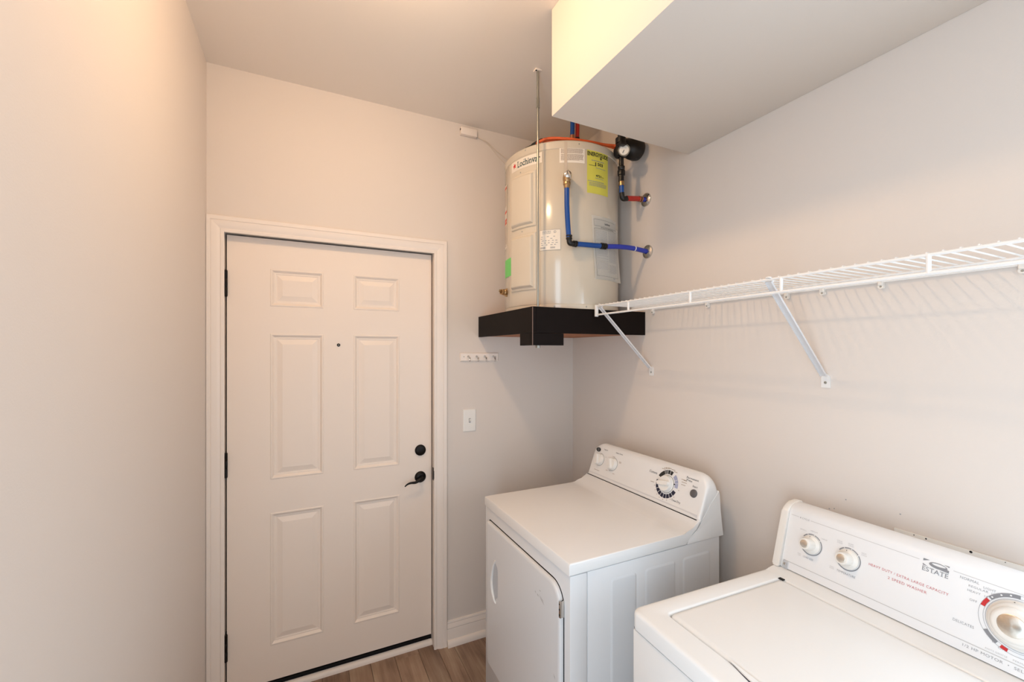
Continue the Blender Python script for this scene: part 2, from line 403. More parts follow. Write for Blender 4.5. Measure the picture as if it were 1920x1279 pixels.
# threshold
th = struct(box('trim_2', (DX0, 2.277, ZF), (DX1, 2.33, .048), 'rubber'))
prof = [(2.250, ZF), (2.2505, .021), (2.2525, .027), (2.257, .032), (2.263, .0355), (2.269, .037), (2.269, ZF)]
struct(prism('trim_3', prof, 'x', DX0+.001, DX1-.001, 'trim'))
# casing with a moulded profile: offset d from the inner edge, protrusion e from wall
CP = [(0, 0), (0, .009), (.003, .0105), (.012, .011), (.0145, .009), (.020, .0105), (.032, .0155), (.046, .0165), (.0475, .0145), (.051, .0175), (.066, .018), (.068, .016), (.068, 0)]
CI, CO, CT = DX0+.0025, DX1-.0025, DZ1-.007   # inner edges
def casing(kind):
    bm = bmesh.new(); R = []
    for d, e in CP:
        y = YB-e
        if kind == 'L': R.append([(max(CI-d, XL+.0015), y, ZF), (max(CI-d, XL+.0015), y, CT+d)])
        elif kind == 'R': R.append([(CO+d, y, ZF), (CO+d, y, CT+d)])
        else: R.append([(max(CI-d, XL+.0015), y, CT+d), (CO+d, y, CT+d)])
    V = [[bm.verts.new(p) for p in r] for r in R]
    for a, b in zip(V, V[1:]): bm.faces.new((a[0], a[1], b[1], b[0]))
    bm.faces.new([v[0] for v in V]); bm.faces.new([v[1] for v in V][::-1])
    return bm
struct(finish('trim_4', casing('L'), 'trim', angle=20)); struct(finish('trim_5', casing('T'), 'trim', angle=20)); struct(finish('trim_6', casing('R'), 'trim', angle=20))
# baseboards with shoe moulding
BP = [(0, 0), (.0, .128), (.006, .127), (.009, .121), (.009, .117), (.0075, .115), (.0095, .108), (.013, .097), (.014, .092), (.012, .088), (.0135, .084), (.0135, 0)]
SP = [(.0, 0), (.0, .031), (.004, .031), (.010, .028), (.015, .021), (.018, .012), (.0185, 0)]
def base(name, x0, x1):
    b = struct(prism(name, [(YB-p, ZF+q) for p, q in BP], 'x', x0, x1, 'trim'))
    s = prism('shoe_moulding', [(YB-.0135-p, ZF+q) for p, q in SP], 'x', x0, x1, 'trim', b)
base('baseboard_back', CO+.069, XR-.001)
b = struct(prism('baseboard_left', [(XL+p, ZF+q) for p, q in BP], 'y', .56, YB-.021, 'trim'))
b = struct(prism('baseboard_right', [(XR-p, ZF+q) for p, q in BP], 'y', YF, YB-.035, 'trim'))

# ------------------------------------------------------------------ ceiling lamp (above the frame)
LX, LY = .215, 1.17
lamp = tag(empty('ceiling_lamp', (LX, LY, ZC)), 'round flush-mount lit glass lamp on the ceiling beside the soffit', 'lamp')
lathe('lamp_base', [(0, 0), (.165, 0), (.165, -.012), (.150, -.024), (.0, -.024)], (0, 0, 0), (0, 0, 1), 'zinc', lamp, 40)
lathe('lamp_glass', [(.040, -.0245), (.053, -.033), (.058, -.046), (.055, -.060), (.044, -.071), (.025, -.077), (0, -.079)], (0, 0, 0), (0, 0, 1), 'lampglass', lamp, 32)

# ------------------------------------------------------------------ platform in the corner
PX, PY, PT, PB = .866, 1.589, 1.776, 1.664
plat = tag(empty('heater_platform', (PX, PY, PB)), 'dark espresso corner platform carrying the water heater', 'platform')
def child(o, p): o.parent = p; o.matrix_parent_inverse = Matrix.Translation(p.location).inverted(); return o
child(box('deck_board', (PX+.019, PY+.019, PT-.045), (XR-.001, YB-.001, PT-.004), 'ply'), plat)
child(box('fascia_board', (PX, PY, PB), (PX+.018, YB-.001, PT), 'espresso', bev=.0008, seg=1), plat)
child(box('fascia_board', (PX+.0185, PY, PB), (XR-.001, PY+.018, PT), 'espresso', bev=.0008, seg=1), plat)
child(box('bottom_board', (PX+.019, PY+.019, PB+.004), (XR-.001, YB-.001, PB+.016), 'ply'), plat)
child(box('corner_edge_strip', (PX-.0006, PY-.0008, 1.611), (PX+.0022, PY+.0012, PT), 'espresso_edge'), plat)
child(box('corner_block', (PX, PY+.0185, 1.611), (PX+.017, 1.706, PB-.001), 'espresso', bev=.0008, seg=1), plat)
child(box('corner_block', (PX, PY, 1.611), (1.022, PY+.018, PB-.001), 'espresso', bev=.0008, seg=1), plat)
child(box('support_block', (PX+.018, PY+.019, 1.613), (1.02, 1.704, PB), 'ply'), plat)
# hanging rod
rx, ry = .9225, 1.643
rod = tag(empty('hanger_rod', (rx, ry, 1.6)), 'thin galvanized threaded rod from the ceiling to the platform corner', 'rod')
child(tube('rod_shaft', [(rx, ry, 1.600), (rx, ry, 2.80)], .0052, 'zinc', seg=12), rod)
child(tube('rod_coupling', [(rx, ry, 2.655), (rx, ry, 2.70)], .0078, 'zinc', seg=6), rod)
child(tube('rod_upper', [(rx, ry, 2.70), (rx, ry, ZC)], .0062, 'zinc', seg=12), rod)
child(box('ceiling_bracket', (rx-.016, ry-.012, ZC-.006), (rx+.014, ry+.012, ZC), 'trim', bev=.001), rod)
child(box('bracket_hole', (rx-.014, ry-.008, ZC-.0072), (rx-.008, ry-.002, ZC-.0055), 'gap'), rod)
child(tube('rod_nut', [(rx, ry, 1.600), (rx, ry, 1.6125)], .011, 'zinc', seg=6), rod)

# ------------------------------------------------------------------ water heater
HX, HY, HR = 1.188, 1.875, .287
wh = tag(empty('water_heater', (HX, HY, PT)), 'short round off-white electric water heater standing on the dark corner platform', 'water heater')
def wc(o): return child(o, wh)
Z0, Z1 = PT+.0006, 2.534
bm = bmesh.new()
bm_lathe(bm, [(0, 0), (HR+.001, 0), (HR+.001, .020), (HR-.0012, .0215), (HR, .024), (HR, Z1-Z0-.040), (HR-.0012, Z1-Z0-.0385), (HR+.0015, Z1-Z0-.036), (HR+.0015, Z1-Z0-.006), (HR-.004, Z1-Z0), (0, Z1-Z0+.004)], (HX, HY, Z0), (0, 0, 1), 128)
wc(finish('tank_body', bm, 'tank', angle=40))
def cf(r0=HR):      # surface map: a = arc length in metres from theta=-120deg, b = z
    def f(a, b, h):
        t = math.radians(-120)+a/HR
        return (HX+(r0+h)*math.cos(t), HY+(r0+h)*math.sin(t), b)
    return f
CF = cf()
def T(deg): return math.radians(deg+120)*HR
def bent_plate(name, t0, t1, z0, z1, prof, m, n=14):
    """stepped plate wrapped on the tank: prof = [(inset, height)]"""
    bm = bmesh.new(); L = []
    for d, h in prof:
        a0, a1 = T(t0)+d, T(t1)-d; lo = []
        for i in range(n+1): lo.append(CF(a0+(a1-a0)*i/n, z0+d, h))
        for i in range(n+1): lo.append(CF(a1-(a1-a0)*i/n, z1-d, h))
        L.append(lo)
    V = bm_layers(bm, L); q = V[-1]
    for i in range(n): bm.faces.new((q[i], q[i+1], q[2*n-i], q[2*n+1-i]))
    return wc(finish(name, bm, m, angle=25))
P = [(0, 0), (.001, .007), (.005, .009), (.011, .009), (.018, .020), (.022, .022)]
bent_plate('access_cover', -176, -145, 2.160, 2.415, P, 'tank_plate'); bent_plate('access_cover', -176, -145, 1.868, 2.130, P, 'tank_plate')
bent_plate('cover_strip', -182, -141.5, 1.800, 2.490, [(0, 0), (0, .0012), (.001, .0016)], 'tank_plate', 20)
def cscrew(t, z, r=.004):
    p = CF(T(t), z, .0005); a = math.radians(t); wc(lathe('screw', [(0, .0025), (r*.6, .0023), (r, .0008), (r, 0)], p, (math.cos(a), math.sin(a), 0), 'zinc', seg=10))
for t, z in ((-157, 2.520), (-106, 2.517), (-128, 1.787), (-99, 1.787), (-163, 2.425), (-161, 2.146), (-160, 1.787)): cscrew(t, z)
def sticker(name, t0, t1, z0, z1, m, h=.0006):
    n = max(3, int(abs(t1-t0)/3)); bm = bmesh.new(); bm_rect(bm, T(t0), T(t1), z0, z1, CF, h, n); return wc(pr(name, bm, m, None))
def sub(o, p):
    o.parent = p; o.matrix_parent_inverse = (Matrix.Translation(wh.location)).inverted() if p.parent is None else Matrix.Identity(4)
    return o
def printed(name, m, parent, build):
    bm = bmesh.new(); build(bm); o = pr(name, bm, m, None)
    o.parent = parent; o.matrix_parent_inverse = (parent.matrix_parent_inverse if parent.parent else Matrix.Identity(4)).copy()
    if parent.parent: o.matrix_parent_inverse = Matrix.Translation(parent.parent.location).inverted() @ Matrix.Identity(4); o.matrix_parent_inverse = Matrix.Identity(4)
    return o
M['rust'] = mat('rust_stain', (200, 184, 166), .25, var=.05, vscale=40, coat=.3)
sticker('rust_streak', -119.3, -116.6, 2.385, 2.527, 'rust', .0018)
# brand label
HS = .0022
st = sticker('brand_label', -177, -139.5, 2.442, 2.490, 'sticker', HS)
def brand(bm):
    a_, b_ = T(-166.8), T(-141.0); w_ = b_-a_
    bm_text(bm, 'Lochinvar', a_, b_, 2.452, 2.4815, CF, HS+.0006, bold=.012)
    for f0, f1, z in ((-.014, .062, 2.4795), (-.014, .03, 2.4535), (.33, .41, 2.4535), (.42, .475, 2.4535), (.48, .535, 2.4535), (.56, .615, 2.4535), (.62, .665, 2.4535), (.30, .355, 2.4795), (.685, .735, 2.4725), (.755, .80, 2.4725)):
        bm_rect(bm, a_+f0*w_, a_+f1*w_, z-.001, z+.001, CF, HS+.0007)
printed('brand_lettering', 'teal', st, brand)
def star(bm):
    cx_, cy_ = T(-171.5), 2.468
    for k_ in range(5):
        a = math.radians(90+72*k_+12); b = a+math.radians(36); c = a-math.radians(36)
        bm_shape(bm, [(cx_, cy_), (cx_+.006*math.cos(c), cy_+.006*math.sin(c)), (cx_+.015*math.cos(a), cy_+.015*math.sin(a)), (cx_+.006*math.cos(b), cy_+.006*math.sin(b))], CF, HS+.0006)
printed('brand_star', 'red', st, star)
# white notice
st = sticker('notice_label', -123.5, -100.5, 2.432, 2.506, 'sticker')
def notice(bm):
    bm_text(bm, 'IMPORTANT NOTICE', T(-117), T(-107), 2.4975, 2.5020, CF, .0011)
    bm_greek(bm, T(-122.3), T(-101.6), 2.474, 2.4955, 7, CF, .0011, .62); bm_greek(bm, T(-122.3), T(-101.6), 2.442, 2.471, 9, CF, .0011, .62)
printed('notice_print', 'tanink', st, notice)
# yellow energy guide
st = sticker('energy_label', -98.2, -73.2, 2.303, 2.505, 'yellow')
def eg(bm):
    bm_text(bm, 'ENERGYGUIDE', T(-97.8), T(-73.6), 2.472, 2.491, CF, .0012, bold=.03)
    bm_shape(bm, [(T(-84.5), 2.469), (T(-81.5), 2.469), (T(-83), 2.460)], CF, .0012); bm_rect(bm, T(-83.5), T(-82.5), 2.468, 2.474, CF, .0012)
    bm_text(bm, '503', T(-87), T(-80.5), 2.432, 2.446, CF, .0012, bold=.03)
    bm_rect(bm, T(-96.5), T(-89.2), 2.4285, 2.4305, CF, .0012, 2); bm_rect(bm, T(-89.6), T(-88.6), 2.4285, 2.446, CF, .0012)
    bm_text(bm, '4721', T(-89), T(-82.5), 2.381, 2.391, CF, .0012, bold=.03); bm_text(bm, 'kWh', T(-81.8), T(-79.2), 2.381, 2.3855, CF, .0012)
printed('energy_lettering', 'ink', st, eg)
def eg2(bm):
    bm_greek(bm, T(-95), T(-78), 2.4995, 2.5035, 1, CF, .0012); bm_greek(bm, T(-93.5), T(-76), 2.450, 2.456, 1, CF, .0012, .6); bm_greek(bm, T(-89), T(-75), 2.419, 2.424, 1, CF, .0012)
    bm_greek(bm, T(-89.5), T(-78), 2.372, 2.377, 1, CF, .0012); bm_greek(bm, T(-97.3), T(-74), 2.356, 2.361, 1, CF, .0012, .6); bm_greek(bm, T(-96), T(-75.5), 2.336, 2.354, 4, CF, .0012, .45)
printed('energy_print', 'grayink2', st, eg2)
# rating plate label (line print)
st = sticker('rating_label', -142, -122.4, 2.042, 2.134, 'sticker', .0019)
def rating(bm):
    a0, a1 = T(-141.8), T(-122.6)
    for z in (2.0425, 2.1335): bm_rect(bm, a0, a1, z-.0005, z+.0005, CF, .0024, 6)
    for a in (a0, a1): bm_rect(bm, a-.0005, a+.0005, 2.0425, 2.1335, CF, .0024)
    bm_greek(bm, T(-139), T(-131), 2.115, 2.130, 3, CF, .0024, .4); bm_ringseg(bm, T(-127.6), 2.123, .0042, .0056, 0, 360, CF, .0024)
    bm_text(bm, 'UL', T(-128.1), T(-127.1), 2.1205, 2.1255, CF, .0024)
    for z, sg in ((2.103, 3), (2.094, 2), (2.085, 5), (2.075, 5), (2.066, 4)):
        for k_ in range(sg):
            a = T(-140.5)+(a1-T(-139))*k_/sg+random.random()*.004; bm_greek(bm, a, a+.010, z-.003, z+.003, 1, CF, .0024, .5, .002, .005, .001)
    for t0, t1 in ((-141, -136.3), (-131.6, -127.4)):
        a = T(t0)
        while a < T(t1): bm_rect(bm, a, a+.0007, 2.049, 2.057, CF, .0024); a += .0012+.0006*random.random()
printed('rating_print', 'grayink2', st, rating)
# left edge warning strip, green tag
st = sticker('warning_label', 160, 170, 2.100, 2.418, 'sticker', .0008)
def warn(bm):
    for z in (2.405, 2.285, 2.245, 2.230): bm_rect(bm, T(160.5-360), T(169.5-360), z-.009, z+.003, CF, .0014, 3)
o = printed('warning_bars', 'orange_ink', st, warn)
def warn2(bm):
    bm_greek(bm, T(161-360), T(169-360), 2.31, 2.39, 10, CF, .0014, .4); bm_greek(bm, T(161-360), T(169-360), 2.11, 2.215, 12, CF, .0014, .4)
printed('warning_print', 'tanink', st, warn2)
st = sticker('green_tag', 163, 184, 1.952, 2.040, 'green', .0024)
# drain valve
a = math.radians(170); n3 = Vector((math.cos(a), math.sin(a), 0)); p0 = Vector((HX, HY, 1.877))+n3*(HR-.002)
dv = wc(lathe('drain_valve', [(.021, 0), (.021, .005), (.012, .007), (.0105, .020), (.0155, .022), (.0155, .028), (.0135, .030), (.0135, .043), (.0085, .044), (.0085, .032), (0, .032)], p0, n3+Vector((0, -.55, 0)), 'brass', seg=24))
wc(tube('drain_handle', [p0+n3*.030+Vector((0, -.010, .004)), p0+n3*.046+Vector((0, -.006, .008))], [.004, .007], 'brass', seg=10))
# relief valve and discharge pipe
a = math.radians(-117.4); n3 = Vector((math.cos(a), math.sin(a), 0)); ps = Vector((HX, HY, 2.352))+n3*HR
PYD = 1.572
rv = wc(lathe('relief_valve', [(0, 0), (.016, 0), (.016, .018), (.0185, .020), (.0185, .042), (.017, .046), (.0165, .060), (.012, .066), (0, .067)], ps-n3*.002, n3, 'brass', seg=24))
wc(lathe('relief_valve_cap', [(.0165, 0), (.0175, .003), (.015, .009), (.008, .012), (0, .0125)], ps+n3*.062, n3, 'chrome', seg=24))
uu = Vector((0, 0, 1)).cross(n3)
bm = bmesh.new(); bm_tube(bm, smooth_path([ps+n3*.070+Vector((0, 0, .016)), ps+n3*.078+Vector((0, 0, .006))+uu*.003, ps+n3*.079+Vector((0, 0, -.010))+uu*.008, ps+n3*.074+Vector((0, 0, -.022))+uu*.010], 5), .003, 8)
wc(finish('relief_lever', bm, 'chrome'))
vx, vy = (ps+n3*.034).x, (ps+n3*.034).y
vx = 1.027; vy = PYD
wc(lathe('relief_outlet', [(.015, .02), (.0155, -.006), (.013, -.012), (.0165, -.014), (.0165, -.024), (.014, -.026), (.0125, -.040), (0, -.040)], (vx, vy, 2.335), (0, 0, 1), 'brass', seg=20))
pr_ = .0112
dp = tag(empty('discharge_pipe', (vx, vy, 2.05)), 'blue plastic pipe bending from the heater relief valve to the right wall', 'pipe')
def dpc(o): return child(o, dp)
dpc(tube('pipe_section', smooth_path([(vx, vy, 2.296), (vx+.0005, vy, 2.22), (vx+.005, vy, 2.14), (vx+.010, vy, 2.083)], 6), pr_, 'pex_blue', seg=16))
ex_, ez_ = vx+.012, 2.058
dpc(tube('elbow_fitting', smooth_path([(ex_-.001, vy, 2.088), (ex_, vy, 2.072), (ex_+.003, vy, 2.060), (ex_+.012, vy, 2.057), (ex_+.032, vy, 2.058)], 4), .0118, 'black_pl', seg=14))
for z in (2.078, 2.089): dpc(tube('crimp_ring', [(ex_-.0005, vy, z-.003), (ex_-.0005, vy, z+.003)], .0140, 'black_pl', seg=16))
for x in (ex_+.024, ex_+.035): dpc(tube('crimp_ring', [(x-.003, vy, 2.058), (x+.003, vy, 2.058)], .0140, 'black_pl', seg=16))
dpc(tube('pipe_section', [(ex_+.038, vy, 2.0585), (1.213, vy, 2.064)], pr_, 'pex_blue', seg=16))
dpc(tube('coupling_fitting', [(1.206, vy, 2.064), (1.242, vy, 2.065)], .0115, 'black_pl', seg=16))
for x in (1.213, 1.223, 1.235): dpc(tube('crimp_ring', [(x-.003, vy, 2.0645), (x+.003, vy, 2.0645)], .0140, 'black_pl', seg=16))
dpc(tube('pipe_section', smooth_path([(1.240, vy, 2.065), (1.32, vy, 2.072), (1.40, vy, 2.073), (1.489, vy, 2.066)], 6), pr_, 'pex_blue2', seg=16))
dpc(tube('cable_tie', [(1.405, vy, 2.073), (1.410, vy, 2.0728)], .0118, 'plastic', seg=16))
ES = [(.0125, 0), (.032, 0), (.0325, .002), (.031, .006), (.024, .010), (.0155, .0135), (.0125, .0135)]
dpc(lathe('wall_flange', ES, (XR, vy, 2.066), (-1, 0, 0), 'chrome', seg=32))
# supply pipe with black vacuum-relief / expansion body
sxp, syp = 1.340, 1.583
sp_ = tag(empty('supply_pipe', (sxp, syp, 2.3)), 'short supply line with red and blue pipe and black fittings beside the heater', 'pipe')
def spc(o): return child(o, sp_)
spc(lathe('wall_flange', ES, (XR, syp, 2.320), (-1, 0, 0), 'chrome', seg=32))
spc(tube('pipe_section', [(1.490, syp, 2.320), (1.462, syp, 2.319)], pr_, 'pex_blue2', seg=14))
spc(tube('coupling_fitting', [(1.464, syp, 2.319), (1.440, syp, 2.317)], .0118, 'black_pl', seg=14))
for x in (1.446, 1.458): spc(tube('crimp_ring', [(x-.003, syp, 2.318), (x+.003, syp, 2.318)], .0138, 'copper', seg=14))
spc(tube('pipe_section', [(1.442, syp, 2.318), (1.368, syp, 2.308)], .0125, 'pex_red', seg=14))
spc(tube('elbow_fitting', smooth_path([(1.372, syp, 2.308), (1.352, syp, 2.304), (1.343, syp, 2.310), (1.340, syp, 2.330)], 4), .0122, 'black_pl', seg=14))
spc(tube('pipe_section', [(1.340, syp, 2.326), (1.3385, syp, 2.366)], pr_, 'pex_blue', seg=14))
spc(tube('brass_collar', [(1.3385, syp, 2.362), (1.338, syp, 2.382)], .0135, 'brass', seg=16))
spc(lathe('union_fitting', [(.013, 0), (.013, .030), (.0175, .032), (.0185, .050), (.0170, .054), (.014, .056), (.0165, .062), (.0165, .072), (.012, .076), (.0115, .115), (.0, .115)], (1.337, syp, 2.380), (0, 0, 1), 'black_pl', seg=10))
# pressure tank body with gauge face
et = tag(empty('expansion_tank', (1.40, syp+.02, 2.55)), 'black expansion tank with round white gauge tucked under the soffit end', 'tank')
def etc(o): return child(o, et)
etc(lathe('tank_shell', [(0, -.015), (.020, -.012), (.030, 0), (.036, .012), (.038, .03), (.046, .04), (.050, .055), (.052, .085), (.048, .102), (.034, .114), (0, .118)], (1.355, syp+.02, 2.563), (1, -.02, -.02), 'black_pl', seg=32))
etc(lathe('valve_body', [(.012, -.014), (.026, -.010), (.033, .004), (.033, .022), (.026, .034), (.021, .05), (.024, .052), (.024, .075), (.014, .08), (.012, .14), (0, .14)], (1.333, syp, 2.508), (0, 0, 1), 'black_pl', seg=20))
gd = Vector((-.62, -.76, -.12)).normalized(); gp = Vector((1.321, 1.545, 2.510))
etc(lathe('gauge_ring', [(0, -.012), (.025, -.012), (.0265, .0), (.0265, .006), (.0225, .006), (.0225, .002), (0, .002)], gp, gd, 'zinc', seg=28))
etc(lathe('gauge_face', [(0, .0032), (.0215, .0030), (.022, .002)], gp, gd, 'paper', seg=28))
gu, gv = ortho(gd)
etc(tube('gauge_needle', [gp+gd*.004, gp+gd*.004+Vector((-.006, .003, -.013))], .0012, 'ink', seg=6))
etc(box('gauge_clamp', (1.285, 1.522, 2.524), (1.318, 1.548, 2.538), 'black_pl', bev=.003))
etc(tube('gauge_stem', [gp-gd*.010, (1.336, syp, 2.525)], .012, 'black_pl', seg=12))
# pipes leaving the heater top
for nm, px_, py_, mm, lab in (('hot_pipe', 1.196, 1.782, 'pex_blue', 'blue pipe rising from the top of the water heater to the ceiling'), ('cold_pipe', 1.232, 1.792, 'pex_red', 'red pipe rising from the top of the water heater to the ceiling')):
    nm = 'riser_pipe'
    r_ = tag(empty(nm, (px_, py_, 2.53)), lab, 'pipe')
    child(tube('pipe_section', smooth_path([(px_, py_, 2.655), (px_+.002, py_, 2.72), (px_, py_, ZC)], 5), .0112 if mm == 'pex_blue' else .0105, mm, seg=14), r_)
    child(lathe('brass_nipple', [(.014, 0), (.014, .03), (.016, .032), (.016, .05), (.0125, .052), (.0125, .122), (0, .122)], (px_, py_, 2.536), (0, 0, 1), 'copper' if mm == 'pex_blue' else 'black_pl', seg=16), r_)
# orange cable over the heater top
def rimp(t, z, d=0): 
    a = math.radians(t); return (HX+(HR-d)*math.cos(a), HY+(HR-d)*math.sin(a), z)
oc = tag(empty('orange_cable', rimp(-140, 2.54)), 'orange electrical cable lying across the top rim of the water heater', 'cable')
child(tube('cable_run', smooth_path([rimp(-152, 2.545, .05), rimp(-146, 2.5475, .020), rimp(-141, 2.553, .020), rimp(-136, 2.558, .022), rimp(-128, 2.555, .022), rimp(-120, 2.550, .021), rimp(-110, 2.547, .021), rimp(-98, 2.5465, .024), rimp(-88, 2.5475, .022), rimp(-74, 2.552, .014), rimp(-66, 2.556, -.005), (1.322, 1.60, 2.553)], 8), .0065, 'orange', seg=10), oc)
child(tube('cable_run', smooth_path([rimp(-146, 2.545, .050), rimp(-138, 2.550, .034), rimp(-124, 2.548, .036), rimp(-108, 2.545, .036), rimp(-90, 2.550, .034), rimp(-76, 2.556, .026), (1.326, 1.612, 2.548)], 8), .0055, 'orange', seg=10), oc)
child(tube('tape_wrap', smooth_path([rimp(-160, 2.540, .018), rimp(-153, 2.544, .020), rimp(-145, 2.556, .024), rimp(-141, 2.562, .030)], 5), [.004]*6+[.007]*10, 'black_pl', seg=10), oc)
# instruction sheets taped to the tank
def sheet(name, t0, wd, z0, z1, h, lean, flare, lab, split=24):
    o = tag(empty(name, (HX, HY, z0)), lab, 'paper', None)
    def f(a, z, hh):
        v = (z1-z)/(z1-z0); aa = a+lean*v
        t = math.radians(t0)+aa/HR; tb = math.radians(t0)+split/1000*5/HR
        c = Vector((HX+(HR+h+hh)*math.cos(t), HY+(HR+h+hh)*math.sin(t), z))
        q = Vector((HX+(HR+h+hh)*math.cos(tb), HY+(HR+h+hh)*math.sin(tb), z))+Vector((-math.sin(tb), math.cos(tb), 0))*(aa-split/1000*5)
        k_ = flare*v**1.3 if aa > split/1000*5 else 0
        return c.lerp(q, min(1, k_))
    bm = bmesh.new(); nx, nz = 16, 14; G = [[bm.verts.new(f(wd*i/nx, z0+(z1-z0)*j/nz, 0)) for i in range(nx+1)] for j in range(nz+1)]
    for j in range(nz):
        for i in range(nx): bm.faces.new((G[j][i], G[j][i+1], G[j+1][i+1], G[j+1][i]))
    bmesh.ops.solidify(bm, geom=bm.faces[:], thickness=.0004)
    child(finish('paper_sheet', bm, 'paper', angle=60), o)
    return o, f
o2, f2 = sheet('instruction_sheet', -92, .205, 1.915, 2.170, .0015, .010, .95, 'rear white printed sheet sticking out behind the front instruction sheet')
o1, f1 = sheet('instruction_sheet', -94.3, .180, 1.921, 2.203, .0040, .021, .9, 'front white instruction sheet taped to the right side of the water heater')
bm = bmesh.new(); H_ = .0008; wd = .180
def frame(x0, x1, y0, y1, t=.0007):
    for y in (y0, y1): bm_rect(bm, x0, x1, y-t/2, y+t/2, f1, H_, 8)
    for x in (x0, x1): 
        for k_ in range(6): bm_rect(bm, x-t/2, x+t/2, y0+(y1-y0)*k_/6, y0+(y1-y0)*(k_+1)/6, f1, H_)
frame(.012, .168, 2.158, 2.187); frame(.012, .170, 1.932, 2.146)
bm_text(bm, 'Lochinvar', .076, .115, 2.168, 2.177, f1, H_, bold=.02); bm_text(bm, 'INSTALLATION INSTRUCTIONS', .05, .145, 2.150, 2.1545, f1, H_, bold=.01)
child(pr('sheet_heading', bm, 'ink', None), o1)
bm = bmesh.new()
bm_greek(bm, .018, .09, 2.09, 2.14, 12, f1, H_, .34); bm_greek(bm, .098, .162, 2.00, 2.142, 30, f1, H_, .34); bm_greek(bm, .018, .09, 2.03, 2.082, 11, f1, H_, .34)
bm_greek(bm, .018, .09, 1.962, 1.995, 9, f1, H_, .34); bm_greek(bm, .098, .162, 1.95, 1.99, 9, f1, H_, .34)
for y in (2.025, 2.012, 2.002): bm_rect(bm, .018, .09, y-.0006, y+.0006, f1, H_, 4)
bm_rect(bm, .128, .142, 1.9235, 1.930, f1, H_)
child(pr('sheet_text', bm, 'paleink', None), o1)

# ------------------------------------------------------------------ sensor box and wires at ceiling corner
jx0, jx1, jz0, jz1 = .757, .850, 2.758, 2.797
jbx = tag(empty('junction_box', (jx0, YB, jz0)), 'small white plastic cable box on the back wall under the ceiling', 'box')
child(box('box_cover', (jx0, YB-.026, jz0), (jx1, YB-.0005, jz1), 'trim', bev=.003), jbx)
child(box('knockout_hole', (jx0-.0006, YB-.020, jz1-.016), (jx0+.004, YB-.008, jz1-.006), 'gap'), jbx)
wr = tag(empty('thin_wire', (jx1, YB, 2.77)), 'thin pale wires running from the white cable box down behind the heater', 'wire')
child(tube('wire_strand', smooth_path([(jx1-.002, YB-.012, 2.776), (jx1+.02, YB-.008, 2.764), (.92, YB-.006, 2.752), (.98, YB-.006, 2.712), (1.06, YB-.006, 2.672), (1.13, YB-.008, 2.62)], 6), .0025, 'cable', seg=8), wr)
child(tube('wire_strand', smooth_path([(jx1-.002, YB-.008, 2.772), (.92, YB-.005, 2.744), (.98, YB-.005, 2.690), (1.04, YB-.005, 2.645), (1.12, YB-.006, 2.58)], 6), .0018, 'cable', seg=8), wr)

# ------------------------------------------------------------------ hook rail, light switch
hr_ = tag(empty('hook_rail', (.758, YB, 1.532)), 'white key rack with four small metal hooks on the back wall', 'hook rail')
bm = bmesh.new()
L = bm_layers(bm, [[(.758+d, YB-e, 1.531+d), (.985-d, YB-e, 1.531+d), (.985-d, YB-e, 1.577-d), (.758+d, YB-e, 1.577-d)] for d, e in ((0, 0), (0, .006), (.003, .009), (.0045, .010))]); bm.faces.new(L[-1])
child(finish('rail_board', bm, 'trim', angle=20), hr_)
for x in (.803, .851, .899, .951):
    bm = bmesh.new(); z = 1.557
    bm_lathe(bm, [(0, .004), (.0045, .0035), (.006, .001), (.006, 0)], (x, YB-.010, z), (0, -1, 0), 16)
    bm_tube(bm, smooth_path([(x, YB-.012, z), (x+.0005, YB-.026, z-.005), (x+.001, YB-.034, z-.014), (x+.001, YB-.036, z-.022), (x+.001, YB-.032, z-.026)], 5), .0032, 8)
    bm_lathe(bm, [(0, -.004), (.0045, 0), (0, .004)], (x+.001, YB-.036, z-.008), (0, -.3, 1), 10)
    child(finish('hook', bm, 'chrome'), hr_)
for x in (.778, .966): child(lathe('screw', [(0, .0012), (.002, .001), (.003, 0)], (x, YB-.010, 1.556), (0, -1, 0), 'zinc', seg=10), hr_)
sw = tag(empty('light_switch', (.776, YB, 1.143)), 'white toggle light switch on the back wall right of the door', 'light switch')
bm = bmesh.new(); a0, a1, b0, b1 = .776, .850, 1.146, 1.268
L = bm_layers(bm, [[(a0+d, YB-e, b0+d), (a1-d, YB-e, b0+d), (a1-d, YB-e, b1-d), (a0+d, YB-e, b1-d)] for d, e in ((0, 0), (0, .003), (.0015, .005), (.005, .0065))]); bm.faces.new(L[-1])
child(finish('switch_plate', bm, 'plastic', angle=20), sw)
child(box('toggle_slot', (.8075, YB-.0068, 1.195), (.8185, YB-.006, 1.219), 'grayink'), sw)
child(prism('toggle', [(YB-.0065, 1.199), (YB-.0065, 1.215), (YB-.017, 1.2165), (YB-.0175, 1.209)], 'x', .809, .817, 'plastic', bev=.001), sw)
for z in (1.237, 1.177): child(lathe('screw', [(0, .0012), (.002, .001), (.0028, 0)], (.813, YB-.0065, z), (0, -1, 0), 'plastic', seg=10), sw)

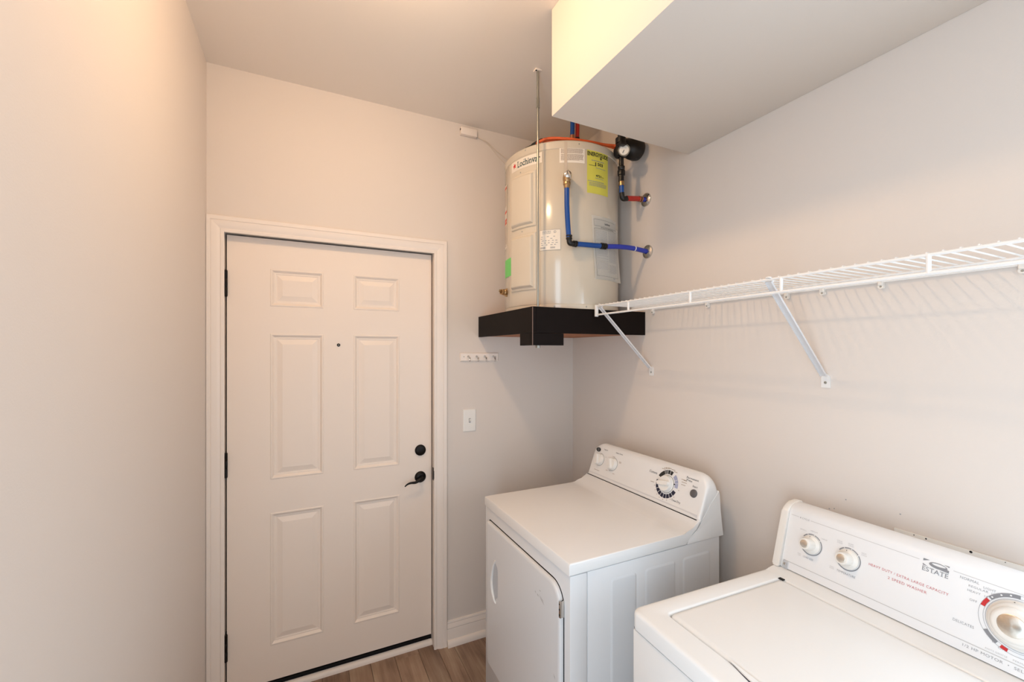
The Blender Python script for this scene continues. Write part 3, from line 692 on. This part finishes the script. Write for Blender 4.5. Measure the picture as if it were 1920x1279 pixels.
# ------------------------------------------------------------------ wire shelf
SHX, SY0, SY1, SZT, SZB = 1.186, 1.571, -.62, 1.789, 1.750
sh = tag(empty('wire_shelf', (SHX, SY0, SZB)), 'long white vinyl-coated wire shelf with diagonal braces on the right wall', 'shelf')
def shc(o): return child(o, sh)
shc(tube('front_rail', [(SHX, SY0, SZT), (SHX, SY1, SZT)], .0038, 'shelf', seg=10))
shc(tube('front_rail', [(SHX, SY0, SZB), (SHX, SY1, SZB)], .0042, 'shelf', seg=10))
shc(tube('middle_rail', [(1.372, SY0-.02, SZT-.0045), (1.372, SY1, SZT-.0045)], .0028, 'shelf', seg=8))
shc(tube('back_rail', [(XR-.008, SY0-.02, SZT-.0045), (XR-.008, SY1, SZT-.0045)], .0032, 'shelf', seg=8))
bm = bmesh.new(); bm_tube(bm, [(-.002, 0, 0), (XR-SHX-.005, 0, 0)], .0020, 6); o = finish('cross_wire', bm, 'shelf'); o.location = (SHX, SY0-.012, SZT+.0042); wireme = o.data; shc(o)
y = SY0-.012-.0262
while y > SY1:
    c = o.copy(); COL.objects.link(c); c.location = (SHX, y, SZT+.0042); y -= .0262
y = 1.361
while y > SY1:
    shc(tube('post', [(SHX, y, SZB), (SHX, y, SZT)], .0046, 'shelf', seg=10)); y -= .3105
shc(box('end_cap', (SHX-.0075, SY0-.004, SZB-.008), (SHX+.0075, SY0+.007, SZT+.006), 'shelf', bev=.002))
# diagonal braces
for yb, yt in ((1.547, 1.553), (.788, .779)):
    br = empty('brace', (SHX, yb, 1.49)); 
    A = Vector((SHX+.006, yt, SZT-.004)); Bv = Vector((XR-.010, yb, 1.508)); dv_ = (Bv-A).normalized(); nrm = Vector((dv_.z, 0, -dv_.x)).normalized()
    bm = bmesh.new(); V = []
    hw = .0095
    for p in (A, Bv):
        V.append([bm.verts.new(p+Vector((0, hw, 0))+nrm*.006), bm.verts.new(p+Vector((0, hw, 0))), bm.verts.new(p+Vector((0, -hw, 0))), bm.verts.new(p+Vector((0, -hw, 0))+nrm*.006), bm.verts.new(p+Vector((0, -hw+.002, 0))+nrm*.006), bm.verts.new(p+Vector((0, -hw+.002, 0))+nrm*.002), bm.verts.new(p+Vector((0, hw-.002, 0))+nrm*.002), bm.verts.new(p+Vector((0, hw-.002, 0))+nrm*.006)])
    for i in range(8): bm.faces.new((V[0][i], V[0][(i+1) % 8], V[1][(i+1) % 8], V[1][i]))
    bm.faces.new(V[0]); bm.faces.new(V[1][::-1])
    bo = finish('brace', bm, 'bracket', smooth=False); shc(bo); bpy.data.objects.remove(br)
    # foot plate with rounded top, screw, top hook: sub-parts
    pts = rrect(yb-.0125, yb+.0125, 1.470, 1.514, [.012, .012, .001, .001], 4)
    fp = prism('foot_plate', pts, 'x', XR-.004, XR-.0003, 'shelf'); fp.parent = bo
    sc = lathe('screw', [(0, .003), (.003, .0026), (.0045, .0005), (.0045, 0)], (XR-.004, yb, 1.486), (-1, 0, 0), 'zinc', seg=12); sc.parent = bo
    hk = tube('top_hook', smooth_path([(SHX+.010, yt-.010, SZT-.006), (SHX-.004, yt-.012, SZT+.004), (SHX-.003, yt+.0, SZT+.0055), (SHX+.006, yt+.010, SZT+.001)], 4), .003, 'shelf', seg=8); hk.parent = bo
for yc in (1.533, 1.227, .906, .794, .640, .372, .07, -.23):
    bm = bmesh.new()
    bm_tube(bm, [(XR-.001, yc, SZT-.018), (XR-.012, yc, SZT-.018)], .0075, 12)
    bm_box(bm, (XR-.016, yc-.0065, SZT-.016), (XR-.0005, yc+.0065, SZT-.001), .002, 1)
    clip = finish('wall_clip', bm, 'cream'); shc(clip)
    n_ = lathe('nail_head', [(0, .0012), (.0025, .001), (.003, 0)], (XR-.012, yc, SZT-.019), (-1, 0, 0), 'zinc', seg=10); n_.parent = clip

# ------------------------------------------------------------------ dryer
X0, Y0d, Y1d, ZT = .732, 1.107, 1.797, .930
dry = tag(empty('clothes_dryer', (X0, Y0d, ZF)), 'white front-loading clothes dryer under the water heater with navy timer dial', 'dryer')
def dc(o): return child(o, dry)
dc(box('side_cabinet', (.8035, Y0d+.004, ZF+.02), (1.408, Y1d-.004, .8885), 'cabinet', bev=.003))
dc(box('front_panel', (X0+.004, Y0d+.002, ZF+.02), (.8020, Y1d-.002, .8885), 'cabinet', bev=.005))
for xy in ((.78, Y0d+.05), (.78, Y1d-.05), (1.36, Y0d+.05), (1.36, Y1d-.05)):
    dc(lathe('foot', [(0, 0), (.02, 0), (.02, .012), (.01, .014), (.01, .025), (0, .025)], (xy[0], xy[1], ZF), (0, 0, 1), 'rubber', seg=16))
# embossed side ribs (both sides)
for (a, b) in ((.893, 1.003), (1.040, 1.181), (1.216, 1.357)):
    for side in (0, 1):
        bm = bmesh.new(); loops = []
        for d, e in ((0, 0), (.002, .0007), (.006, .0026), (.0085, .003)):
            yy = (Y0d+.004-e) if side == 0 else (Y1d-.004+e)
            loops.append([(x, yy, z) for x, z in rrect(a+d, b-d, .10+d, .846-d, max(.003, .014-d), 4)])
        L = bm_layers(bm, loops); bm.faces.new(L[-1])
        dc(finish('side_rib', bm, 'cabinet', angle=30))
# top panel with cove
cove = [(1.200, .930), (1.222, .9315), (1.243, .936), (1.262, .944), (1.280, .955), (1.298, .968)]
tp = [(X0, .891), (X0, .924), (X0+.0018, .9282), (X0+.006, .930)]+cove+[(1.310, .966), (1.300, .953), (1.283, .938), (1.262, .925), (1.246, .915), (1.237, .904), (1.234, .891)]
dc(prism('top_panel', tp, 'y', Y0d, Y1d, 'enamel', bev=.004))
rp = [(1.2375, .890), (1.2405, .902), (1.249, .912), (1.264, .921), (1.285, .934), (1.303, .950), (1.315, .967), (1.36, 1.02), (1.402, 1.060), (1.408, 1.045), (1.411, .985), (1.427, .889)]
dc(prism('rear_panel', rp, 'y', Y0d+.001, Y1d-.001, 'enamel', bev=.002))
# console
FA = Vector((1.298, 0, .967)); FB = Vector((1.352, 0, 1.110)); FL = (FB-FA).length; fs = (FB-FA).normalized(); fn_ = Vector((-fs.z, 0, fs.x)); fs_y = Y1d
def DF(v, s, h): return Vector((FA.x, Y1d-v, FA.z))+fs*s+fn_*h
prof = [(1.340, .936), (1.300, .962), (1.297, .968), (1.2995, .974)]
prof += [(FA.x+fs.x*s, FA.z+fs.z*s) for s in (.012, .04, .08, .12, .142)]
prof += [(1.357, 1.1135), (1.366, 1.1185), (1.378, 1.1195), (1.392, 1.114), (1.402, 1.103), (1.4065, 1.085), (1.4065, 1.042)]
bm = bmesh.new(); R = .060; ringsy = []
ys_ = [0, .0015, .004, .008, .014, .022, .032, .045, .060]
offs = [(e, e) for e in ys_]
pos = [(Y0d+.002+e, e) for e in ys_]+[(Y1d-.002-e, e) for e in reversed(ys_)]
rings = []
for yy, e in pos:
    drop = R-math.sqrt(max(0, R*R-(R-min(e, R))**2)); drop *= .85
    ring = []
    e2 = min(e, .010); inw = .008-math.sqrt(max(0, .008**2-(.008-min(e, .008))**2))
    for (x, z) in prof:
        hgt = 1.1195-.936; k_ = (z-.936)/hgt
        z2 = z-drop*k_; xx = x-(drop*k_)*(fs.x/fs.z)*.9
        if x < 1.36: xx += inw*(1 if k_ > .05 else .3)
        ring.append(bm.verts.new((xx, yy, z2)))
    rings.append(ring)
n = len(prof)
for a, b in zip(rings, rings[1:]):
    for i in range(n): bm.faces.new((a[i], a[(i+1) % n], b[(i+1) % n], b[i]))
bm.faces.new(rings[0]); bm.faces.new(rings[-1][::-1])
cons = dc(finish('console', bm, 'enamel', angle=40))
def dsub(o): o.parent = cons; return o
dsub(box('console_gap', (1.2925, Y0d+.010, .9642), (1.312, Y1d-.006, .9666), 'gap'))
# shade of the bottom lip painted as a flat grey band
bm = bmesh.new(); bm_rect(bm, .012, .676, .004, .0145, DF, .0006)
dsub(pr('console_lip_shade', bm, 'lipshade', None))
def frame_mat(fnc, v, s, h=0):
    o_ = Vector(fnc(v, s, h)); z_ = (Vector(fnc(v, s, 1))-Vector(fnc(v, s, 0))).normalized(); x_ = (Vector(fnc(v+1, s, 0))-Vector(fnc(v, s, 0))).normalized(); y_ = z_.cross(x_)
    return Matrix(((x_.x, y_.x, z_.x, o_.x), (x_.y, y_.y, z_.y, o_.y), (x_.z, y_.z, z_.z, o_.z), (0, 0, 0, 1)))
def grip_knob(nm, v, s, r, hgt, ang, parent_fn):
    m4 = frame_mat(DF, v, s, .0003)
    kn = local_lathe(nm, [(r*1.08, 0), (r*1.08, .003), (r, .005), (r*.97, hgt*.55), (r*.92, hgt*.62), (0, hgt*.66)], m4, 'plastic', None, 28); parent_fn(kn)
    bm = bmesh.new(); L = r*.93; wv = r*.30
    pts = rrect(-L, L, -wv, wv, wv*.95, 5)
    lo = bm_layers(bm, [[(x, y, hgt*.5) for x, y in pts], [(x, y, hgt*.85) for x, y in pts], [(x*.95, y*.75, hgt) for x, y in pts]]); bm.faces.new(lo[-1])
    g = finish('knob_grip', bm, 'plastic', kn); g.rotation_euler = (0, 0, ang)
    return kn
grip_knob('signal_knob', .066, .083, .0275, .028, math.radians(112), dsub); grip_knob('heat_knob', .166, .083, .0275, .028, math.radians(118), dsub)
for v in (.066, .166):
    bm = bmesh.new(); bm_ringseg(bm, v, .083, .0285, .0312, 0, 360, DF, .0006)  # dark ring painted in for the shade at each knob's rim
    dsub(pr('knob_ring', bm, 'grayink2', None))
tk = grip_knob('timer_knob', .504, .083, .032, .030, math.radians(10), dsub)
c0 = (.504, .083); r0, r1 = .0405, .0565
band('dial_band', ((70, 84), (86.5, 99), (101.5, 107), (109.5, 116), (118.5, 156)), c0, r0, r1, DF, .0007, 'ink', cons)
band('dial_band', ((174, 194), (196, 212), (214.5, 231), (233.5, 248), (250.5, 266), (268.5, 283), (285.5, 301), (303.5, 318), (320.5, 340)), c0, r0, r1, DF, .0007, 'navy', cons)
band('dial_band', ((-4, 16), (18, 31), (33, 55)), c0, r0, r1, DF, .0007, 'lilac', cons)
bm = bmesh.new(); bm_shape(bm, [(c0[0]+.0345, c0[1]+.004), (c0[0]+.0345, c0[1]+.012), (c0[0]+.0425, c0[1]+.010)], DF, .0010); bm_ringseg(bm, *c0, .0345, .0356, 0, 360, DF, .0007)
dsub(pr('dial_pointer', bm, 'ink', None))
bm = bmesh.new()
bm_text(bm, 'Cottons', .398, .442, .107, .1165, DF, .0007); bm_text(bm, 'Permanent', .590, .646, .131, .1385, DF, .0007); bm_text(bm, 'Press', .592, .618, .1215, .129, DF, .0007)
bm_text(bm, 'Start', .625, .648, .106, .1135, DF, .0007); bm_text(bm, 'Time Dry', .545, .590, .026, .036, DF, .0007)
bm_text(bm, 'Signal', .076, .104, .134, .1405, DF, .0007); bm_text(bm, 'Heat Care', .165, .213, .137, .143, DF, .0007)
dsub(pr('console_lettering', bm, 'ink', None))
bm = bmesh.new()
for a in (62, 76, 92, 104, 112, 122): 
    q = math.radians(a); bm_greek(bm, c0[0]+.064*math.cos(q)-.010, c0[0]+.064*math.cos(q)+.012, c0[1]+.064*math.sin(q)-.0015, c0[1]+.064*math.sin(q)+.0015, 1, DF, .0007, .8, .003, .008, .001)
for v, s, l in ((.568, .121, .026), (.572, .111, .026), (.573, .101, .026), (.566, .075, .008), (.418, .072, .028), (.58, .119, .02)): bm_greek(bm, v, v+l, s-.0015, s+.0015, 1, DF, .0007, .7, .003, .008, .001)
for a in (200, 218, 236, 252, 270, 288, 305, 322):
    q = math.radians(a); bm_greek(bm, c0[0]+.063*math.cos(q)-.002, c0[0]+.063*math.cos(q)+.003, c0[1]+.063*math.sin(q)-.002, c0[1]+.063*math.sin(q)+.002, 1, DF, .0007, .8, .002, .004, .001)
for v, s, l in ((.045, .030, .045), (.128, .046, .016), (.150, .050, .010), (.180, .042, .018), (.202, .104, .022), (.204, .099, .018), (.150, .118, .018), (.102, .104, .006)): bm_greek(bm, v, v+l, s-.0013, s+.0013, 1, DF, .0007, .8, .003, .007, .001)
dsub(pr('console_print', bm, 'tanink', None))
o = local_lathe('start_button', [(0, .006), (.0125, .0055), (.0145, .004), (.0155, 0)], frame_mat(DF, .638, .084, .0003), 'button', None, 28); dsub(o)
# brand oval
bm = bmesh.new(); bm_shape(bm, [(.036+.0175*math.cos(t*PI/12), .1285+.0105*math.sin(t*PI/12)) for t in range(24)], DF, .0016); dsub(pr('brand_badge', bm, 'ink', None))
bm = bmesh.new(); bm_ringseg(bm, .036, .1285, .0055, .0064, 0, 360, DF, .0020); bm_text(bm, 'GE', .0332, .0388, .1260, .1310, DF, .0020); dsub(pr('brand_mark', bm, 'grayink', None))
# front door with rounded corners
bm = bmesh.new(); loops = []
for d, e in ((0, 0), (0, .010), (.0018, .0135), (.006, .0155), (.010, .016)):
    loops.append([(X0+.004-e, y_, z_) for y_, z_ in rrect(1.146+d, 1.746-d, .22+d, .840-d, [max(.002, .012-d), max(.004, .062-d), .02, .02], 8)])
# rrect corner order: (max y,max z), (min y,max z), (min y,min z), (max y,min z)
L = bm_layers(bm, loops); bm.faces.new(L[-1])
dd = dc(finish('dryer_door', bm, 'cabinet', angle=30))
bm = bmesh.new(); lp = [(X0+.0036, y_, z_) for y_, z_ in rrect(1.1405, 1.7495, .216, .8445, [.014, .066, .02, .02], 8)]
bm.faces.new([bm.verts.new(p) for p in lp]); bmesh.ops.solidify(bm, geom=bm.faces[:], thickness=.0006)
g = finish('door_seam', bm, 'gap', None); g.parent = dd
# handle: curved lip, with the hollow's shade painted as a grey patch
lipc = smooth_path([(0, 1.645, .706), (0, 1.662, .672), (0, 1.676, .618), (0, 1.673, .578), (0, 1.658, .548), (0, 1.644, .528)], 5)
bm = bmesh.new(); V = []; xf = X0-.012
for i, p in enumerate(lipc):
    t = i/(len(lipc)-1); hh = .003+.007*math.sin(PI*t)**.6
    V.append([bm.verts.new((xf, p.y+.008, p.z)), bm.verts.new((xf-hh*.8, p.y+.005, p.z)), bm.verts.new((xf-hh, p.y+.001, p.z)), bm.verts.new((xf-hh*.9, p.y-.0015, p.z)), bm.verts.new((xf, p.y-.002, p.z))])
for a, b in zip(V, V[1:]):
    for i in range(5): bm.faces.new((a[i], a[(i+1) % 5], b[(i+1) % 5], b[i]))
bm.faces.new(V[0]); bm.faces.new(V[-1][::-1])
h = finish('door_handle', bm, 'plastic'); h.parent = dd
bm = bmesh.new(); rec = [(p.y-.001, p.z) for p in lipc[2:-2]]
rgt = smooth_path([(0, 1.641, .550), (0, 1.625, .562), (0, 1.622, .60), (0, 1.622, .66), (0, 1.628, .685), (0, 1.644, .694)], 4)
n_ = 24
def samp(L, t):
    q = t*(len(L)-1); i = min(int(q), len(L)-2); f = q-i; return (L[i][0]*(1-f)+L[i+1][0]*f, L[i][1]*(1-f)+L[i+1][1]*f)
rg = [(p.y, p.z) for p in rgt][::-1]; G = []
for i in range(n_+1):
    A_, B_ = samp(rec, i/n_), samp(rg, i/n_); rowv = []
    for k_ in range(7):
        f = k_/6; rowv.append(bm.verts.new((xf-.0004-.0010*math.sin(PI*f), A_[0]*(1-f)+B_[0]*f, A_[1]*(1-f)+B_[1]*f)))
    G.append(rowv)
for a, b in zip(G, G[1:]):
    for k_ in range(6): bm.faces.new((a[k_], a[k_+1], b[k_+1], b[k_]))
h2 = finish('handle_recess_shade', bm, 'recess_shade'); h2.parent = dd
# hinge at the right of the door
hg = box('door_hinge', (X0-.013, 1.1385, .748), (X0+.002, 1.1475, .800), 'chrome', None, .001); hg.parent = dd
for z in (.757, .774, .791):
    q = lathe('hinge_screw', [(0, .0012), (.0022, .001), (.003, 0)], (X0-.013, 1.143, z), (-1, 0, 0), 'gap', None, 8); q.parent = dd
# scuffs on the door
for (ya, za, yb_, zb) in ((1.275, .758, 1.245, .735), (1.262, .757, 1.238, .735), (1.290, .752, 1.275, .746), (1.303, .755, 1.296, .748), (1.272, .772, 1.262, .770), (1.18, .55, 1.168, .535)):
    bm = bmesh.new(); n2 = Vector((0, -(zb-za), yb_-ya)).normalized()*.0011
    A_ = Vector((X0-.0122, ya, za)); B_ = Vector((X0-.0122, yb_, zb)); mid = (A_+B_)/2
    bm.faces.new([bm.verts.new(p) for p in (A_, mid+n2, B_, mid-n2)])
    q = pr('scuff_mark', bm, 'scuff', None); q.parent = dd

# ------------------------------------------------------------------ washer (local: u depth, v towards camera, w up)
WA = math.radians(-2.3)
was = tag(empty('washing_machine', (.764, .861, 0), WA), 'white top-loading washing machine in the foreground with long slanted control panel', 'washer')
def W(u, v, w_): return (u, -v, w_)
def wa(o): o.parent = was; return o
WW = .685
wa(box('cabinet', (.0, -WW, ZF+.02), (.66, 0, .8695), 'enamel2', bev=.006))
for u_, v_ in ((.06, .06), (.6, .06), (.06, WW-.06), (.6, WW-.06)): wa(lathe('foot', [(0, 0), (.02, 0), (.02, .012), (.01, .014), (.01, .025), (0, .025)], (u_, -v_, ZF), (0, 0, 1), 'rubber', seg=16))
wa(box('top_seam', (.003, -WW+.003, .8690), (.657, -.003, .8745), 'gap'))
# top: frame around the lid opening
ou0, ou1, ov0, ov1 = -.003, .668, -.003, WW+.003
lu0, lu1, lv0, lv1 = .066, .492, .056, WW-.056
bm = bmesh.new()
def lp(o_, r, z, inner=False):
    if inner: return [W(a, b, z) for a, b in rrect(lu0-o_, lu1+o_, lv0-o_, lv1+o_, r, 6)]
    return [W(a, b, z) for a, b in rrect(ou0+o_, ou1-o_, ov0+o_, ov1-o_, r, 6)]
loops = [lp(0, .022, .874), lp(0, .022, .9095), lp(.0012, .022, .9145), lp(.0045, .021, .9185), lp(.010, .02, .9202), lp(.016, .0195, .9207),
         lp(.007, .019, .9207, True), lp(.0035, .0165, .9195, True), lp(.001, .0145, .9165, True), lp(0, .014, .910, True), lp(0, .014, .880, True)]
L = bm_layers(bm, loops)
wa(finish('top_panel', bm, 'enamel2', angle=50))
wa(box('tub_rim', (lu0-.02, -lv1-.02, .878), (lu1+.02, -lv0+.02, .884), 'bracket'))
# lid with soft edges
bm = bmesh.new(); g_ = .0025; loops = []
for o_, z in ((0, .884), (0, .914), (.0012, .9175), (.005, .9205), (.012, .9215)):
    loops.append([W(a, b, z) for a, b in rrect(lu0+g_+o_, lu1-g_-o_, lv0+g_+o_, lv1-g_-o_, max(.003, .0125-o_*.5), 6)])
L = bm_layers(bm, loops); bm.faces.new(L[-1])
lid = wa(finish('lid', bm, 'enamel2', angle=50))
# finger scoop at the front edge of the lid
bm = bmesh.new(); up = []; dn = []
for k_ in range(21):
    t = k_/20; v = .240+.20*t; b_ = math.sin(PI*t); s_ = .012*(b_**1.2)
    up.append((lu0-.001, v)); dn.append((lu0-.002-s_, v))
top_ = [bm.verts.new(W(a+.004, b, .9216)) for a, b in up]; lo_ = [bm.verts.new(W(a, b, .9222)) for a, b in dn]; lo2 = [bm.verts.new(W(a+.002, b, .918)) for a, b in dn]
for i in range(20): bm.faces.new((top_[i], top_[i+1], lo_[i+1], lo_[i])); bm.faces.new((lo_[i], lo_[i+1], lo2[i+1], lo2[i]))
sc = finish('lid_lip', bm, 'enamel2'); sc.parent = lid
bm = bmesh.new(); a_ = []; c_ = []
for k_ in range(21):
    t = k_/20; v = .237+.206*t; b_ = math.sin(PI*t)**1.2; a_.append(bm.verts.new(W(lu0-.003-.0125*b_, v, .92085))); c_.append(bm.verts.new(W(lu0-.0035-.0165*b_, v-.001, .92085)))
for i in range(20): bm.faces.new((a_[i], a_[i+1], c_[i+1], c_[i]))
sc = pr('finger_scoop_shade', bm, 'navy', None); sc.parent = lid  # flat dark crescent painted for the shade below the lip
hb = box('lid_hinge', (lu1-.006, -lv0-.012, .9195), (lu1+.004, -lv0+.002, .9218), 'gap', None); hb.parent = lid
# raised back ledge
wa(prism('back_ledge', [(.500, .9200), (.512, .9225), (.530, .9255), (.548, .9268), (.664, .9268), (.664, .9195)], 'y', -WW+.004, -.004, 'enamel2', bev=.001))
# console
UA, UB = (.548, .929), (.593, 1.094)
sl = Vector((UB[0]-UA[0], 0, UB[1]-UA[1])); SL = sl.length; sl.normalize(); nl = Vector((-sl.z, 0, sl.x))
def WF(v, s, h): return Vector((UA[0], -v, UA[1]))+sl*s+nl*h
cp = [UA, UB, (.597, 1.101), (.606, 1.1075), (.622, 1.112), (.640, 1.113), (.652, 1.109), (.658, 1.098), (.660, .928)]
wcon = wa(prism('console', cp, 'y', -WW+.019, -.019, 'panelprint', bev=.0006))
wa(box('console_gap', (.551, -WW+.02, .9262), (.60, -.02, .9295), 'gap'))
ep = [(UA[0]-.009, .9275), (UA[0]-.008, .932), (UB[0]-.009, 1.088), (UB[0]-.005, 1.097), (.602, 1.107), (.620, 1.1125), (.640, 1.1155), (.655, 1.112), (.664, 1.098), (.667, .928)]
for (a, b) in ((.002, -.0185), (-WW+.0185, -WW-.002)): wa(prism('end_cap', ep, 'y', a, b, 'cream', bev=.004))
# clip with screw
bm = bmesh.new(); [bm_shape(bm, q, WF, .0022) for q in ([(.024, -.002), (.041, -.002), (.041, .022), (.024, .022)],)]
bmesh.ops.solidify(bm, geom=bm.faces[:], thickness=.002); wa(pr('corner_clip', bm, 'panelprint', None))
wa(local_lathe('screw', [(0, .0024), (.003, .002), (.0042, .0008), (.0042, 0)], frame_mat(WF, .031, .011, .002), 'chrome', None, 12))
# overlay lines
bm = bmesh.new()
bm_rect(bm, .026, .049, .1585, .1594, WF, .0006); bm_rect(bm, .082, .336, .1585, .1594, WF, .0006); bm_rect(bm, .397, .66, .1585, .1594, WF, .0006); bm_rect(bm, .026, .66, .0215, .0228, WF, .0006)
q = pr('panel_line', bm, 'paleink', None); q.parent = wcon
# two small knobs
def small_knob(nm, v, s):
    m4 = frame_mat(WF, v, s, .0003)
    kn = local_lathe(nm, [(.0255, 0), (.0255, .003), (.0235, .005), (.0190, .0065), (.0170, .008), (.0160, .030), (.0150, .033), (.0125, .034), (0, .034)], m4, 'cream', None, 40); kn.parent = wcon
    cpp = local_lathe('knob_cap', [(0, .0352), (.010, .0350), (.0108, .0345), (.0112, .0338)], Matrix.Identity(4), 'cap', kn, 32)
    bm = bmesh.new(); bm_shape(bm, [(.0205*math.cos(math.radians(100))-.0008, .0205), (.0205*math.cos(math.radians(100))+.0012, .0205), (.0205*math.cos(math.radians(100))+.0005, .0242)], lambda x, y, h: (x, y, .0062), 0)
    ptr = pr('knob_pointer', bm, 'ink', kn)
    bm = bmesh.new()
    bm.free(); band('knob_ring', ((-165, 38), (42, 78), (82, 114), (118, 145)), (v, s), .0275, .0300, WF, .0007, 'grayink2', wcon)
small_knob('load_size_knob', .094, .094); small_knob('temperature_knob', .1905, .0945)
# big timer dial
DV, DS = .503, .096
m4 = frame_mat(WF, DV, DS, .0003)
kn = local_lathe('timer_dial', [(.0470, 0), (.0470, .0022), (.0455, .0035), (.044, .004), (.0425, .006), (.0405, .018), (.0380, .021), (.0345, .022), (.0330, .030), (.0300, .0335), (.0270, .0345), (0, .0345)], m4, 'cream', None, 48); kn.parent = wcon
local_lathe('dial_cap', [(0, .0362), (.020, .0358), (.0215, .035), (.022, .0338)], Matrix.Identity(4), 'cap', kn, 40)
bm = bmesh.new(); bm_shape(bm, [(-.0095, .0435), (-.0075, .0440), (-.0055, .0395), (-.0068, .0392)], lambda x, y, h: (x, y, .0049), 0); pr('dial_pointer', bm, 'ink', kn)
bm = bmesh.new()
bm_ringseg(bm, DV, DS, .0485, .0492, 0, 360, WF, .0007); bm_ringseg(bm, DV, DS, .0520, .0526, 0, 360, WF, .0007); bm_ringseg(bm, DV, DS, .0592, .0599, 0, 360, WF, .0007)
q = pr('dial_ring', bm, 'grayink', None); q.parent = wcon
band('dial_band', ((92, 143), (214, 240)), (DV, DS), .0526, .0592, WF, .0008, 'grayink2', wcon)
for a in (106, 121, 138):
    bm = bmesh.new(); bm_ringseg(bm, DV+.0559*math.cos(math.radians(a)), DS+.0559*math.sin(math.radians(a)), 0, .0017, 0, 360, WF, .0011, 10); pr('dial_dot', bm, 'panelprint', None).parent = wcon
band('dial_band', ((147, 166), (247, 258)), (DV, DS), .0526, .0592, WF, .0009, 'red', wcon)
# lettering
bm = bmesh.new()
bm_text(bm, 'HEAVY DUTY / EXTRA LARGE CAPACITY', .238, .394, .1005, .1065, WF, .0007, 1.15); bm_text(bm, '2 SPEED WASHER', .281, .357, .0860, .0920, WF, .0007, 1.15)
q = pr('red_lettering', bm, 'redink', None); q.parent = wcon
bm = bmesh.new()
for s_, a, b, y_, hh in (('NORMAL', .409, .440, .1485, .0055), ('LIGHT', .447, .466, .1445, .0045), ('6', .473, .476, .1445, .0045), ('REGULAR', .424, .455, .1375, .0045), ('10', .460, .465, .1375, .0045), ('HEAVY', .423, .444, .1275, .0045), ('14', .450, .455, .1275, .0045), ('OFF', .428, .440, .1095, .0045), ('DELICATES', .406, .440, .0545, .0055), ('6', .4685, .4715, .0445, .0045), ('OFF', .478, .490, .0375, .0045),
                        ('1/2 HP MOTOR  \u2022  SELF CLEANING FILTER', .426, .60, .0115, .0055), ('LOAD SIZE', .078, .106, .0520, .0050), ('TEMPERATURE', .168, .213, .0530, .0055), ('8 CYCLE', .052, .079, .1565, .0045)):
    bm_text(bm, s_, a, b, y_, y_+hh, WF, .0007, 1.1)
q = pr('gray_lettering', bm, 'grayink', None); q.parent = wcon
bm = bmesh.new()
for s_, a, b, y_, hh in (('SMALL', .058, .076, .1255, .0032), ('MEDIUM', .087, .106, .1305, .0032), ('LARGE', .118, .134, .1200, .0032), ('COLD', .158, .171, .1315, .0032), ('COLD', .159, .172, .1270, .0032), ('WARM', .185, .198, .1335, .0032), ('COLD', .186, .199, .1290, .0032), ('HOT', .219, .230, .1220, .0032), ('COLD', .219, .231, .1175, .0032), ('PUSH', .062, .071, .0555, .0026), ('TURN', .062, .071, .0515, .0026), ('WASH', .150, .160, .0575, .0026), ('RINSE', .150, .161, .0535, .0026), ('KNITS GENTLE', .46, .492, .0265, .003), ('PERMANENT PRESS', .50, .55, .0265, .003)):
    bm_text(bm, s_, a, b, y_, y_+hh, WF, .0007, 1.1)
q = pr('small_lettering', bm, 'paleink', None); q.parent = wcon
# logo
bm = bmesh.new(); a, b = .343, .390; t_, m_, l_ = .1645, .1490, .1370
bm_shape(bm, [(a, t_), (a+.012, t_), (a+.0045, t_-.0035), (a, t_-.0055)], WF, .0008)
bm_shape(bm, [(b-.010, t_), (b, t_), (b, t_-.003)], WF, .0008)
bm_shape(bm, [(a, m_), (a, m_+.0040), (a+.006, m_+.0012), (a+.010, m_)], WF, .0008)
cx_, cy_ = (a+b)/2+.004, (t_+m_)/2
for k_ in range(24):   # swoosh: outer ellipse minus shifted inner ellipse
    p = 2*PI*k_/24; q2 = 2*PI*(k_+1)/24
    def O_(z): return (cx_+.0165*math.cos(z), cy_+.0066*math.sin(z))
    def I_(z): return (cx_+.0010+.0125*math.cos(z), cy_+.0020+.0028*math.sin(z))
    bm_shape(bm, [O_(p), O_(q2), I_(q2), I_(p)], WF, .0008)
bm_shape(bm, [(cx_+.004, m_+.0012), (b, m_+.0000), (b, m_+.0058), (cx_+.014, cy_-.001)], WF, .0009)
bm_text(bm, 'ESTATE', a, b, l_, m_-.0018, WF, .0008)
for x in (.0, .0165, .0325, .040): bm_rect(bm, a+x, a+x+.006, l_, l_+.0006, WF, .0009)
q = pr('brand_logo', bm, 'grayink2', None); q.parent = wcon
ob = tag(empty('washer_outlet_box', (XR, .61, .96)), 'white plastic edge of a hookup box on the wall behind the washer panel', 'outlet box')
child(box('box_flange', (XR-.006, .225, .955), (XR-.0005, .612, 1.091), 'plastic', bev=.0015), ob)
for y_, z_, r_ in ((.568, 1.0875, .0014), (.543, 1.087, .0020), (.458, 1.088, .0030), (.40, 1.088, .0010)):
    child(lathe('fixing_screw', [(0, .0012), (r_*.7, .001), (r_, 0)], (XR-.006, y_, z_), (-1, 0, 0), 'gap', seg=10), ob)
for y_, z_ in ((.733, 1.131), (.600, 1.132), (.779, 1.088), (.765, 1.093)):
    q = lathe('nail_hole', [(0, .0004), (.0016, .0004), (.002, 0)], (XR, y_, z_), (-1, 0, 0), 'grayink', seg=10); q.parent = bpy.data.objects['wall_right']
